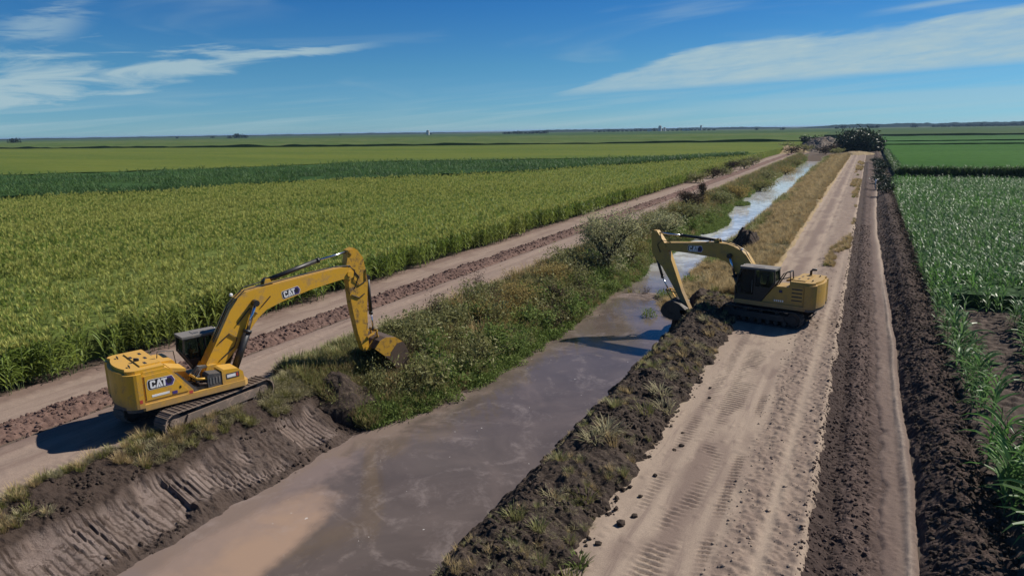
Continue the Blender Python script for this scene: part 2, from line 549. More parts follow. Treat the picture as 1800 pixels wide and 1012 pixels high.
i = np.arange(len(wy) - 1)[:, None] * len(wx) + np.arange(len(wx) - 1)[None, :]
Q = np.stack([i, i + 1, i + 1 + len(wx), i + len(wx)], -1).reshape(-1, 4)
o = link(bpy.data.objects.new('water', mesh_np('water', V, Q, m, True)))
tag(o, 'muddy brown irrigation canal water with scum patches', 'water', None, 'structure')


# --- left side strips -------------------------------------------------
def off_lroad(X, Y):
    e = edge(X, -27.75, -22.35 + 0.5 * (fbm(Y * 0.5, Y * 0, 51, 3) - 0.5), 0.5, 0.5)
    rut = -0.045 * (np.exp(-((X + 26.2) / 0.35) ** 2) + np.exp(-((X + 24.3) / 0.35) ** 2))
    rough = 0.03 * (fbm(X * 1.2, Y * 0.7, 52, 4) - 0.5) + 0.025 * clods(X, Y, 0.22, 53, 0.16) * (Y < 60)
    # tread prints left by the machine's tracks
    tr = np.exp(-(((X + 23.75 + 0.03 * (Y - 10)) / 0.30) ** 4)) * (Y < 17.5) * (Y > 5)
    tread = 0.035 * tr * (np.sin((Y + 0.15 * X) * 2 * np.pi / 0.26) * 0.5 - 0.5)
    return -0.12 + 0.16 * e + rut + rough + tread


def at_lroad(X, Y):
    a = sstep(fbm(X * 1.6, Y * 0.25, 55, 4), 0.55, 0.75) * 0.5
    return np.clip(a + 0.6 * np.exp(-((X + 22.9) / 0.35) ** 2) + 0.45 * np.exp(-((X + 27.3) / 0.3) ** 2), 0, 1)


strip('dirt_road', np.arange(-27.8, -22.0, 0.075), grow(4, 60, 0.06, 0.0022), off_lroad, MAT['road_pink'],
      'pinkish dirt road on the left bank beside the tall corn', 'road', attrs={'rough': at_lroad})
strip('dirt_road', np.arange(-27.8, -22.0, 0.3), grow(60.0, 620, 0.5, 0.006), off_lroad, MAT['road_pink'],
      'far reach of the left dirt road running to the horizon', 'road', attrs={'rough': at_lroad})


def off_berm(X, Y):
    c = -28.55 + 0.25 * (fbm(Y * 0.3, Y * 0, 61, 3) - 0.5)
    prof = np.clip(1 - ((X - c) / (0.95 + 0.3 * (fbm(Y * 0.6, X * 0.4, 62, 3) - 0.5))) ** 2, -0.4, 1)
    lump = 0.13 * clods(X, Y, 0.42, 63, 0.6) + 0.13 * clods(X, Y, 0.2, 64, 0.7) + 0.13 * (fbm(X * 5, Y * 5, 66, 3) - 0.45)
    return -0.04 + 0.24 * prof * (0.6 + 0.8 * fbm(X * 0.8, Y * 0.8, 65, 3)) + lump * sstep(prof, -0.15, 0.3) * 0.75


strip('earth_berm', np.arange(-30.0, -27.1, 0.07), grow(4, 75, 0.07, 0.0022), off_berm, MAT['berm_red'],
      'low windrow of reddish clods between the left road and the corn track', 'berm', smooth=False)
strip('earth_berm', np.arange(-30.0, -27.1, 0.22), grow(75.0, 420, 0.4, 0.005), off_berm, MAT['berm_red'],
      'far end of the reddish clod windrow beside the left road', 'berm', smooth=False)


def off_lpath(X, Y):
    e = edge(X, -33.6, -29.2, 0.7, 0.4)
    rough = 0.06 * clods(X, Y, 0.35, 71, 0.35) * np.exp(-((X + 32.2) / 0.9) ** 2) + 0.025 * (fbm(X * 1.4, Y, 72, 3) - 0.5)
    return -0.10 + 0.13 * e + rough


strip('dirt_path', np.arange(-33.7, -29.1, 0.11), grow(4, 80, 0.10, 0.003), off_lpath, MAT['road_pink'],
      'narrow dirt track along the foot of the tall corn', 'path',
      attrs={'rough': lambda X, Y: np.clip(0.9 * (1 - sstep(X, -32.4, -31.5)) + 0.5 * sstep(fbm(X * 1.2, Y * 0.3, 73, 3), 0.5, 0.7), 0, 1)})
strip('dirt_path', np.arange(-33.7, -29.1, 0.4), grow(80.0, 420, 0.5, 0.006), off_lpath, MAT['road_pink'],
      'far reach of the corn-side dirt track', 'path',
      attrs={'rough': lambda X, Y: np.clip(0.9 * (1 - sstep(X, -32.4, -31.5)), 0, 1)})


# freshly cut bank below the near excavator: grooves run down the slope
def bank_u(X, Y):
    tl, bl = bank_top_l(Y), bank_toe_l(Y)
    return (X - tl) / (bl - tl)


def cut_parts(X, Y):
    u = bank_u(X, Y)
    wv = 0.9 * (fbm(Y * 0.22, u * 0.5, 81, 3) - 0.5) + 0.30 * (fbm(Y * 1.1, u * 1.6, 180, 3) - 0.5)
    ph = (Y - 0.55 * u + wv) / 1.25
    k = np.floor(ph)
    fr = ph - k
    depth = 0.22 * (hash2(k, 0 * k, 3) - 0.4)
    lean = (hash2(k, 0 * k + 2, 3) - 0.5) * 0.8
    step = depth + 0.12 * (fr - 0.5) * (hash2(k, 0 * k + 4, 3) * 2 - 0.4)
    tph = (Y - (0.55 + lean) * u + wv) * (4.2 + 1.6 * hash2(k, 0 * k + 6, 3))
    tf = tph - np.floor(tph)
    tooth = np.where(tf < 0.32, -1.0, 0.35) * (0.35 + 0.9 * hash2(np.floor(tph), k, 8)) * sstep(fbm(Y * 0.9, u * 2.2, 181, 3), 0.30, 0.52)
    slump = sstep(fbm(Y * 0.55, u * 1.6, 182, 4), 0.54, 0.66)
    cap = 0.47 + 0.30 * (fbm(Y * 0.35, Y * 0, 183, 3) - 0.5) + 0.16 * (fbm(Y * 1.7, X * 0.8, 184, 3) - 0.5)
    return u, step, tooth, slump, cap


def off_cut(X, Y):
    u, step, tooth, slump, cap = cut_parts(X, Y)
    lower = sstep(u, cap - 0.03, cap + 0.10) * (1 - sstep(u, 0.96, 1.08))
    rough = 0.12 * (fbm(X * 4, Y * 4, 88, 4) - 0.45) + 0.07 * clods(X, Y, 0.16, 87, 0.5)
    top = (0.24 + 0.34 * (fbm(X * 1.4, Y * 1.1, 82, 4) - 0.5) + rough) * (1 - sstep(u, cap - 0.02, cap + 0.08)) * sstep(u, -0.15, 0.12)
    toe = (0.09 * clods(X, Y, 0.32, 84, 0.35) + 0.08 * clods(X, Y, 0.15, 89, 0.5) + 0.12 * (fbm(Y * 1.3, X * 1.3, 185, 3) - 0.4)) * np.exp(-((u - 1.0) / 0.10) ** 2)
    ends = 1 - sstep(Y + 0.9 * (fbm(X * 1.1, Y * 0.2, 186, 3) - 0.5), 21.6, 23.3)
    e = sstep(u, -0.28, -0.02) * (1 - sstep(u, 1.10, 1.24))
    body = (step + 0.055 * tooth * (1 - slump)) * lower + slump * lower * (0.10 + rough * 1.2) + 0.14 * (fbm(X * 0.9, Y * 0.9, 187, 3) - 0.5)
    return -0.15 + e * ends * np.maximum(0.18, 0.26 + top + body + toe)


def at_cut(X, Y):
    u, step, tooth, slump, cap = cut_parts(X, Y)
    f = 1 - sstep(u, cap - 0.03, cap + 0.07)
    f = np.maximum(f, 0.85 * sstep(u + 0.12 * (fbm(Y * 1.2, X, 188, 3) - 0.5), 0.93, 1.0))
    f = np.maximum(f, 0.75 * slump)
    f = np.maximum(f, 0.75 * (tooth < 0) + 0.25 * sstep(fbm(Y * 3.0, u * 1.2, 189, 3), 0.5, 0.65))
    f = np.maximum(f, sstep(Y + 0.9 * (fbm(X * 1.1, Y * 0.2, 186, 3) - 0.5), 20.6, 21.6))
    return np.clip(f, 0, 1)


strip('canal_bank', np.arange(-24.3, -17.9, 0.06), np.arange(4, 23.7, 0.055), off_cut, MAT['mud_bank'],
      'freshly dug muddy bank with bucket grooves below the left excavator', 'bank', attrs={'dark': at_cut}, smooth=False)


def off_green(X, Y):
    u = bank_u(X, Y)
    e = sstep(u, -0.12, 0.08) * (1 - sstep(u, 1.1, 1.25))
    st = sstep(Y, 22.0, 23.4)
    return -0.14 + e * st * (0.18 + 0.5 * (fbm(X * 0.6, Y * 0.6, 91, 4) - 0.3) + 0.12 * clods(X, Y, 0.5, 92, 0.5))


strip('canal_bank', np.arange(-24.2, -15.2, 0.16), grow(21.8, 300, 0.16, 0.005), off_green, MAT['bank_green'],
      'overgrown left canal bank beyond the fresh cut', 'bank')


# --- right side strips --------------------------------------------------
def spoil_edge(Y):
    return -5.85 + 0.8 * (fbm(Y * 0.55, Y * 0 + 2.2, 101, 4) - 0.5) + 0.5 * (fbm(Y * 2.2, Y * 0 + 5.2, 102, 3) - 0.5)


def off_spoil(X, Y):
    se = spoil_edge(Y)
    u = (X + 9.9) / (se + 9.9)
    crest = np.clip(1 - ((X + 7.9) / 1.0) ** 2, 0, 1) ** 0.8
    prof = 0.52 * np.clip((se - X) / 1.3, 0, 1) ** 0.8 * sstep(X, -9.6, -8.2)
    lump = 0.20 * clods(X, Y, 0.7, 103, 0.5) + 0.12 * clods(X, Y, 0.24, 104, 0.5) + 0.12 * clods(X, Y, 0.12, 107, 0.5) + 0.75 * (fbm(X * 1.5, Y * 1.5, 105, 6, 0.55) - 0.42)
    m = sstep(X, -11.2, -10.3) * (1 - sstep(X, se - 0.25, se + 0.12)) * (1 - sstep(Y, 43.5, 46.5))
    return -0.16 + m * (0.18 + prof * (0.75 + 0.6 * fbm(X * 0.25, Y * 0.3, 106, 2)) + lump * 0.62)


strip('spoil_bank', np.arange(-11.3, -5.0, 0.06), grow(5, 46.8, 0.06, 0.0018), off_spoil, MAT['spoil'],
      'dark wet spoil heaped along the right canal edge', 'spoil bank', smooth=False)


def off_rslope(X, Y):
    m = sstep(X, -13.6, -12.9) * (1 - sstep(X, -5.7, -5.2)) * sstep(Y, 44.5, 47.5)
    return -0.14 + m * (0.20 + 0.45 * (fbm(X * 0.5, Y * 0.4, 111, 4) - 0.35) + 0.25 * np.exp(-((X + 6.8) / 0.8) ** 2))


strip('canal_bank', np.arange(-13.7, -5.1, 0.16), grow(44.2, 292, 0.16, 0.005), off_rslope, MAT['dry_grass_soil'],
      'dry grassy right canal bank beyond the far excavator', 'bank')


def treads(X, Y, xc, w, y0, y1, pitch, skew, fade=1.0):
    band = np.exp(-((X - xc) / w) ** 4) * sstep(Y, y0, y0 + 0.6) * (1 - sstep(Y, y1 - 1.5, y1))
    ph = ((Y + skew * (X - xc)) / pitch + 0.1 * fbm(Y * 1.1, X * 2, 121, 2)) % 1.0
    patch = sstep(fbm(X * 0.9 + 3, Y * 0.5, 124, 3), 0.36, 0.55)
    return band * patch * (np.where(ph < 0.4, -1.0, 0.25))


def off_rroad(X, Y):
    e = edge(X, -6.6, -0.42 + 0.16 * (fbm(Y * 0.7, Y * 0, 125, 4) - 0.5) * 2, 0.5, 0.22)
    rough_m = sstep(X + 0.5 * (fbm(X * 0.4, Y * 0.25, 122, 3) - 0.5), -2.85, -2.35)
    light = np.exp(-((X + 1.62 - 0.012 * (Y - 17)) / 0.16) ** 2)
    rough = rough_m * (1 - light) * (0.06 * clods(X, Y, 0.30, 123, 0.5) + 0.075 * clods(X, Y, 0.14, 126, 0.5) + 0.09 * (fbm(X * 2.6, Y * 2.2, 127, 4) - 0.5))
    smooth = 0.02 * (fbm(X * 1.3, Y * 0.5, 128, 4) - 0.5) + 0.03 * clods(X, Y, 0.2, 129, 0.08)
    ruts = -0.05 * (np.exp(-((X + 5.05) / 0.33) ** 2) + np.exp(-((X + 3.05) / 0.3) ** 2)) * sstep(Y, 38, 50)
    tr = 0.060 * treads(X, Y, -4.05, 0.42, 13, 36, 0.235, 0.12) + 0.07 * treads(X, Y, -2.98, 0.14, 12, 30, 0.21, -0.4) + 0.035 * treads(X, Y, -5.0, 0.25, 18, 40, 0.22, 0.1)
    edge_lip = 0.07 * np.exp(-((X + 0.62) / 0.16) ** 2)
    return -0.14 + 0.18 * e + rough + smooth + tr + edge_lip * e + ruts * e


def at_rroad(X, Y):
    rough_m = sstep(X + 0.5 * (fbm(X * 0.4, Y * 0.25, 122, 3) - 0.5), -2.85, -2.35)
    light = np.exp(-((X + 1.62 - 0.012 * (Y - 17)) / 0.2) ** 2)
    lip = np.exp(-((X + 0.6) / 0.13) ** 2)
    mid = 0.55 * np.exp(-((X + 4.0) / 0.45) ** 2) * sstep(Y, 40, 55)
    return np.clip(rough_m * (1 - light) * (1 - 0.8 * lip) * (0.45 + 0.5 * fbm(X * 1.5, Y * 1.2, 130, 3)) + mid
                   + 0.45 * sstep(fbm(X * 1.0, Y * 0.4, 131, 4), 0.52, 0.7) * (1 - rough_m)
                   + (1 - rough_m) * sstep(fbm(X * 0.9 + 3, Y * 0.35, 124, 3), 0.34, 0.58) * (0.65 * np.exp(-((X + 4.05) / 0.45) ** 4) + 0.6 * np.exp(-((X + 2.98) / 0.16) ** 4) + 0.4 * np.exp(-((X + 5.0) / 0.2) ** 4) + 0.35 * np.exp(-((X + 3.45) / 0.1) ** 4)), 0, 1)


strip('dirt_road', np.arange(-6.7, -0.2, 0.05), grow(8, 48, 0.05, 0.0017), off_rroad, MAT['road_tan'],
      'pale tan dirt road on the right bank printed with tracks', 'road', attrs={'rough': at_rroad})
strip('dirt_road', np.arange(-6.7, -0.2, 0.16), grow(48.0, 300, 0.2, 0.005), off_rroad, MAT['road_tan'],
      'far reach of the right bank road with two pale wheel tracks', 'road', attrs={'rough': at_rroad})


def off_ditch(X, Y):
    m = sstep(X, -0.95, -0.7) * (1 - sstep(X, 1.5, 1.75))
    lump = 0.08 * clods(X, Y, 0.38, 141, 0.3) + 0.14 * clods(X, Y, 0.15, 142, 0.5) + 0.26 * (fbm(X * 3, Y * 3, 143, 4) - 0.45)
    hump = 0.16 * np.exp(-((X - 0.45) / 0.35) ** 2)
    return -0.12 + m * (0.14 + hump + lump * 0.55 * (1 - 0.7 * sstep(X, 0.9, 1.3)) - 0.05 * sstep(X, 1.0, 1.4))


def at_ditch(X, Y):
    return np.clip(1 - sstep(X + 0.6 * (fbm(X * 1.2, Y * 0.8, 144, 3) - 0.5), -0.15, 0.45), 0, 1)


strip('ditch', np.arange(-1.0, 1.8, 0.05), grow(8, 60, 0.05, 0.002), off_ditch, MAT['ditch_soil'],
      'shallow ditch of dark broken clods beside the right road', 'ditch', smooth=False, attrs={'dark': at_ditch})
strip('ditch', np.arange(-1.0, 1.8, 0.12), grow(60.0, 240, 0.25, 0.005), off_ditch, MAT['ditch_soil'],
      'far end of the dark clod ditch beside the right road', 'ditch', smooth=False, attrs={'dark': at_ditch})


def wob(Y):
    return 0.25 * np.sin(Y * 0.05) + 0.25 * (fbm(Y * 0.12, Y * 0, 151, 3) - 0.5)


def off_track(X, Y):
    xc = 1.45 + wob(Y)
    m = edge(X - xc, -0.66 + 0.4 * (fbm(Y * 1.3, Y * 0, 152, 4) - 0.5), 0.62, 0.42, 0.2)
    ridge = 0.05 * np.exp(-((X - xc - 0.30) / 0.08) ** 2) + 0.05 * clods(X, Y, 0.16, 153, 0.4) * np.exp(-((X - xc + 0.5) / 0.2) ** 2)
    return -0.14 + 0.20 * m + ridge * m + 0.06 * (fbm(X * 3.5, Y * 1.2, 154, 4) - 0.5) + 0.03 * clods(X, Y, 0.13, 156, 0.3)


strip('dirt_path', np.arange(0.3, 2.8, 0.05), grow(8, 60, 0.06, 0.0025), off_track, MAT['track_soil'],
      'narrow wheel track squeezed between the clod ditch and the corn berm', 'path',
      attrs={'rough': lambda X, Y: np.clip(1.0 - 0.9 * np.exp(-((X - 1.45 - wob(Y) - 0.28) / 0.10) ** 2) - 0.25 * fbm(X * 2, Y * 0.3, 155, 3), 0, 1)})
strip('dirt_path', np.arange(0.3, 2.8, 0.12), grow(60.0, 180, 0.25, 0.005), off_track, MAT['track_soil'],
      'far reach of the narrow wheel track by the right cornfield', 'path',
      attrs={'rough': lambda X, Y: np.clip(0.95 - 0.9 * np.exp(-((X - 1.45 - wob(Y) - 0.33) / 0.2) ** 2), 0, 1)})


def off_rberm(X, Y):
    x0 = 1.78 + wob(Y) + 0.25 * (fbm(Y * 0.9, Y * 0, 166, 3) - 0.5)
    x1 = 4.25 + 0.4 * (fbm(Y * 0.5, Y * 0, 161, 3) - 0.5)
    m = sstep(X, x0, x0 + 0.35) * (1 - sstep(X, x1 - 0.3, x1 + 0.25))
    prof = 0.34 * np.exp(-((X - 3.3) / 0.65) ** 2)
    lump = 0.10 * clods(X, Y, 0.40, 162, 0.4) + 0.15 * clods(X, Y, 0.16, 163, 0.55) + 0.34 * (fbm(X * 3, Y * 3, 165, 4) - 0.45)
    return -0.13 + m * (0.17 + prof + lump * 0.62 + 0.2 * (fbm(X * 1.5, Y * 1.5, 164, 3) - 0.5))


strip('earth_berm', np.arange(1.5, 4.7, 0.055), grow(8, 60, 0.055, 0.002), off_rberm, MAT['clod_dark'],
      'dark clod berm along the near edge of the right cornfield', 'berm', smooth=False)
strip('earth_berm', np.arange(1.5, 4.7, 0.14), grow(60.0, 330, 0.25, 0.005), off_rberm, MAT['clod_dark'],
      'far reach of the dark berm along the right cornfield', 'berm', smooth=False)


def off_furrow(X, Y):
    ridge = 0.13 * (0.5 + 0.5 * np.cos(2 * np.pi * (Y + 0.25 * fbm(X * 0.3, Y * 0.1, 171, 2)) / 0.75))
    return -0.02 + 0.02 + ridge + 0.12 * clods(X, Y, 0.22, 172, 0.4) - 0.14 * (1 - sstep(X, 3.9, 4.4))


strip('field_soil', np.arange(3.9, 16, 0.09), grow(12, 62, 0.09, 0.002), off_furrow, MAT['furrow'],
      'bare ridged soil showing between the near corn rows on the right', 'soil')

# ------------------------------------------------------------------ excavators
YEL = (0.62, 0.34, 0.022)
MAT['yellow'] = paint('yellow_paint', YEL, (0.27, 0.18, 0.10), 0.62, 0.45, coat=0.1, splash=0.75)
MAT['yellow_mud'] = paint('yellow_paint_muddy', (0.55, 0.30, 0.02), (0.075, 0.05, 0.036), 1.0, 0.5, scale=3.2)
MAT['bucket_mud'] = paint('yellow_bucket_muddy', (0.46, 0.25, 0.018), (0.062, 0.040, 0.028), 1.0, 0.6, scale=5.0, splash=0.0)
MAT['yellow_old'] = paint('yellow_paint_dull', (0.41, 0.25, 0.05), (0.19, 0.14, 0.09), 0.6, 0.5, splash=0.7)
MAT['black'] = paint('black_paint', (0.014, 0.014, 0.015), (0.07, 0.055, 0.045), 0.3, 0.45)
MAT['dark_grey'] = paint('dark_grey_paint', (0.05, 0.052, 0.055), (0.13, 0.105, 0.085), 0.5, 0.55)
MAT['steel'] = paint('worn_steel', (0.11, 0.075, 0.055), (0.05, 0.034, 0.026), 0.9, 0.55, 0.3)
MAT['wet_steel'] = paint('wet_muddy_steel', (0.05, 0.04, 0.034), (0.035, 0.026, 0.021), 0.9, 0.5)
MAT['chrome'] = paint('chrome_rod', (0.62, 0.63, 0.66), (0.2, 0.17, 0.14), 0.15, 0.18, 1.0)
MAT['track_mud'] = paint('muddy_track_steel', (0.12, 0.092, 0.074), (0.25, 0.185, 0.145), 1.0, 0.8, 0.0, scale=4.0)
MAT['track_dark'] = paint('dark_track_steel', (0.04, 0.034, 0.03), (0.10, 0.078, 0.062), 0.8, 0.75)
MAT['hose'] = paint('rubber_hose', (0.012, 0.012, 0.012), (0.06, 0.05, 0.04), 0.3, 0.6)
MAT['white'] = paint('white_print', (0.75, 0.75, 0.74), (0.35, 0.29, 0.22), 0.2, 0.5)
MAT['logo_black'] = paint('black_print', (0.012, 0.012, 0.016), (0.10, 0.08, 0.06), 0.15, 0.5)
MAT['purple'] = paint('purple_print', (0.055, 0.035, 0.17), (0.10, 0.08, 0.08), 0.15, 0.5)
MAT['red_print'] = paint('red_print', (0.45, 0.05, 0.035), (0.25, 0.18, 0.12), 0.2, 0.5)
MAT['roof_grey'] = paint('cab_roof_grey', (0.115, 0.12, 0.118), (0.25, 0.20, 0.16), 0.6, 0.55)
MAT['seat'] = paint('seat_cloth', (0.03, 0.03, 0.033), (0.08, 0.07, 0.06), 0.3, 0.8)
m, t, b, out = mat_new('cab_glass')
b.inputs['Base Color'].default_value = (0.02, 0.028, 0.026, 1)
b.inputs['Roughness'].default_value = 0.05
b.inputs['Specular IOR Level'].default_value = 0.6
tr = t.n('ShaderNodeBsdfTransparent')
tr.inputs[0].default_value = (0.42, 0.52, 0.47, 1)
mx = t.n('ShaderNodeMixShader')
mx.inputs[0].default_value = 0.70
t.t.links.new(b.outputs[0], mx.inputs[1]); t.t.links.new(tr.outputs[0], mx.inputs[2])
t.t.links.new(mx.outputs[0], out.inputs[0])
MAT['glass'] = m


class BM:
    """collects shapes into one mesh"""
    def __init__(self):
        self.bm = bmesh.new()

    def _merge(self, tmp, mi, bevel=0.0, seg=1, smooth=False):
        if bevel > 0:
            bmesh.ops.bevel(tmp, geom=[e for e in tmp.edges if e.is_manifold and e.calc_face_angle(0) > 0.35],
                            offset=bevel, segments=seg, profile=0.5, affect='EDGES', clamp_overlap=True)
        bmesh.ops.recalc_face_normals(tmp, faces=tmp.faces)
        me = bpy.data.meshes.new('tmp')
        for f in tmp.faces:
            f.material_index = mi
            f.smooth = smooth
        tmp.to_mesh(me); tmp.free()
        self.bm.from_mesh(me)
        bpy.data.meshes.remove(me)

    def box(self, c, s, mi=0, rot=None, bevel=0.0):
        tmp = bmesh.new()
        bmesh.ops.create_cube(tmp, size=1.0)
        M4 = Matrix.Translation(c) @ (rot.to_4x4() if rot is not None else Matrix.Identity(4)) @ Matrix.Diagonal((*s, 1))
        bmesh.ops.transform(tmp, matrix=M4, verts=tmp.verts)
        self._merge(tmp, mi, bevel)
        return self

    def prism(self, prof, a, b, axis='x', mi=0, bevel=0.0, seg=1):
        """extrude a closed outline: axis x -> outline is (y,z); axis z -> (x,y); axis y -> (x,z)"""
        tmp = bmesh.new()
        def P(p, h):
            return {'x': (h, p[0], p[1]), 'z': (p[0], p[1], h), 'y': (p[0], h, p[1])}[axis]
        va = [tmp.verts.new(P(p, a)) for p in prof]
        vb = [tmp.verts.new(P(p, b)) for p in prof]
        n = len(prof)
        tmp.faces.new(va); tmp.faces.new(vb[::-1])
        for i in range(n):
            tmp.faces.new((va[i], vb[i], vb[(i + 1) % n], va[(i + 1) % n]))
        self._merge(tmp, mi, bevel, seg)
        return self

    def tube(self, pts, r, mi=0, n=8, cap=True):
        pts = [Vector(p) for p in pts]
        rs = r if isinstance(r, (list, tuple)) else [r] * len(pts)
        tmp = bmesh.new()
        rings = []
        for i, p in enumerate(pts):
            d = (pts[min(i + 1, len(pts) - 1)] - pts[max(i - 1, 0)]).normalized()
            u = d.cross(Vector((0, 0, 1)) if abs(d.z) < 0.9 else Vector((1, 0, 0))).normalized()
            v = d.cross(u)
            rings.append([tmp.verts.new(p + (u * math.cos(2 * math.pi * k / n) + v * math.sin(2 * math.pi * k / n)) * rs[i]) for k in range(n)])
        for i in range(len(pts) - 1):
            for k in range(n):
                tmp.faces.new((rings[i][k], rings[i][(k + 1) % n], rings[i + 1][(k + 1) % n], rings[i + 1][k]))
        if cap:
            tmp.faces.new(rings[0][::-1]); tmp.faces.new(rings[-1])
        self._merge(tmp, mi, smooth=n > 6)
        return self

    def disc(self, c, r, h, mi=0, axis='x', n=20, bevel=0.0):
        prof = [(math.cos(2 * math.pi * k / n) * r, math.sin(2 * math.pi * k / n) * r) for k in range(n)]
        if axis == 'x':
            prof = [(c[1] + p[0], c[2] + p[1]) for p in prof]; a = c[0]
        elif axis == 'z':
            prof = [(c[0] + p[0], c[1] + p[1]) for p in prof]; a = c[2]
        else:
            prof = [(c[0] + p[0], c[2] + p[1]) for p in prof]; a = c[1]
        return self.prism(prof, a - h / 2, a + h / 2, axis, mi, bevel)

    def poly(self, pts, mi=0):
        vs = [self.bm.verts.new(p) for p in pts]
        f = self.bm.faces.new(vs); f.material_index = mi
        return self

    def build(self, name, mats, parent=None, rz=None, loc=None):
        me = bpy.data.meshes.new(name)
        self.bm.to_mesh(me); self.bm.free()
        for m_ in (mats if isinstance(mats, (list, tuple)) else [mats]):
            me.materials.append(m_)
        o = link(bpy.data.objects.new(name, me), parent)
        if rz is not None: o.rotation_euler = (0, 0, rz)
        if loc is not None: o.location = loc
        return o


def logo(parent, o, u, v, h, name='logo'):
    """block letters on a dark plate with a purple hexagon; o = lower left, u right, v up (unit), h letter height"""
    o, u, v = Vector(o), Vector(u).normalized(), Vector(v).normalized()
    n = u.cross(v).normalized()
    bm = BM()
    def P(x, y, d): return o + u * (x * h) + v * (y * h) + n * d
    def poly(pts, mi, d): bm.poly([P(x, y, d) for x, y in pts], mi)
    # white keyline, black field, hexagon
    poly([(-0.16, -0.16), (2.62, -0.16), (2.95, 0.5), (2.62, 1.16), (-0.16, 1.16), (-0.3, 0.9), (-0.3, 0.1)], 0, 0.004)
    poly([(-0.10, -0.10), (2.58, -0.10), (2.88, 0.5), (2.58, 1.10), (-0.10, 1.10), (-0.23, 0.88), (-0.23, 0.12)], 1, 0.007)
    poly([(1.9, -0.08), (2.55, -0.08), (2.84, 0.5), (2.55, 1.08), (1.9, 1.08), (1.62, 0.5)], 2, 0.010)
    poly([(2.05, 0.14), (2.42, 0.14), (2.6, 0.5), (2.42, 0.86), (2.05, 0.86), (1.87, 0.5)], 1, 0.0115)
    L = 0.014
    # C
    poly([(0.0, 0.12), (0.12, 0.0), (0.22, 0.22), (0.22, 0.78), (0.12, 1.0), (0.0, 0.88)], 0, L)
    poly([(0.12, 0.0), (0.54, 0.0), (0.62, 0.1), (0.62, 0.22), (0.22, 0.22)], 0, L)
    poly([(0.12, 1.0), (0.22, 0.78), (0.62, 0.78), (0.62, 0.9), (0.54, 1.0)], 0, L)
    poly([(0.44, 0.22), (0.62, 0.22), (0.62, 0.36), (0.44, 0.36)], 0, L)
    poly([(0.44, 0.64), (0.62, 0.64), (0.62, 0.78), (0.44, 0.78)], 0, L)
    # A with a solid triangle foot
    poly([(0.66, 0.0), (0.88, 0.0), (1.07, 0.62), (1.07, 1.0), (0.95, 1.0)], 0, L)
    poly([(1.48, 0.0), (1.26, 0.0), (1.07, 0.62), (1.07, 1.0), (1.19, 1.0)], 0, L)
    poly([(0.93, 0.0), (1.21, 0.0), (1.07, 0.42)], 0, L)
    # T
    poly([(1.32, 0.78), (2.0, 0.78), (2.0, 1.0), (1.32, 1.0)], 0, L)
    poly([(1.55, 0.0), (1.78, 0.0), (1.78, 0.78), (1.55, 0.78)], 0, L)
    ob = bm.build(name, [MAT['white'], MAT['logo_black'], MAT['purple']], parent)
    return ob


def arc(cx, cy, r, a0, a1, n):
    return [(cx + r * math.cos(math.radians(a0 + (a1 - a0) * k / n)), cy + r * math.sin(math.radians(a0 + (a1 - a0) * k / n))) for k in range(n + 1)]


def cylinder(par, rz, name, x, p0, p1, p2, r, label=None):
    """hydraulic cylinder: barrel p0-p1, chrome rod p1-p2, points (y,z)"""
    A, B_, C_ = [Vector((x, *q)) for q in (p0, p1, p2)]
    d = (B_ - A).normalized()
    b_ = BM()
    b_.tube([A, B_], r, 0, 14)
    b_.tube([B_ - d * 0.10, B_ + d * 0.03], r * 1.18, 0, 14)
    b_.disc((x, *p0), r * 1.3, r * 2.0, 0, 'x', 14)
    o = b_.build(name, MAT['black'], par, rz)
    r_ = BM()
    r_.tube([B_, C_], r * 0.52, 0, 12)
    r_.disc((x, *p2), r * 0.9, r * 1.8, 1, 'x', 14)
    r_.build('rod', [MAT['chrome'], MAT['black']], o)
    return o


SHOE = None


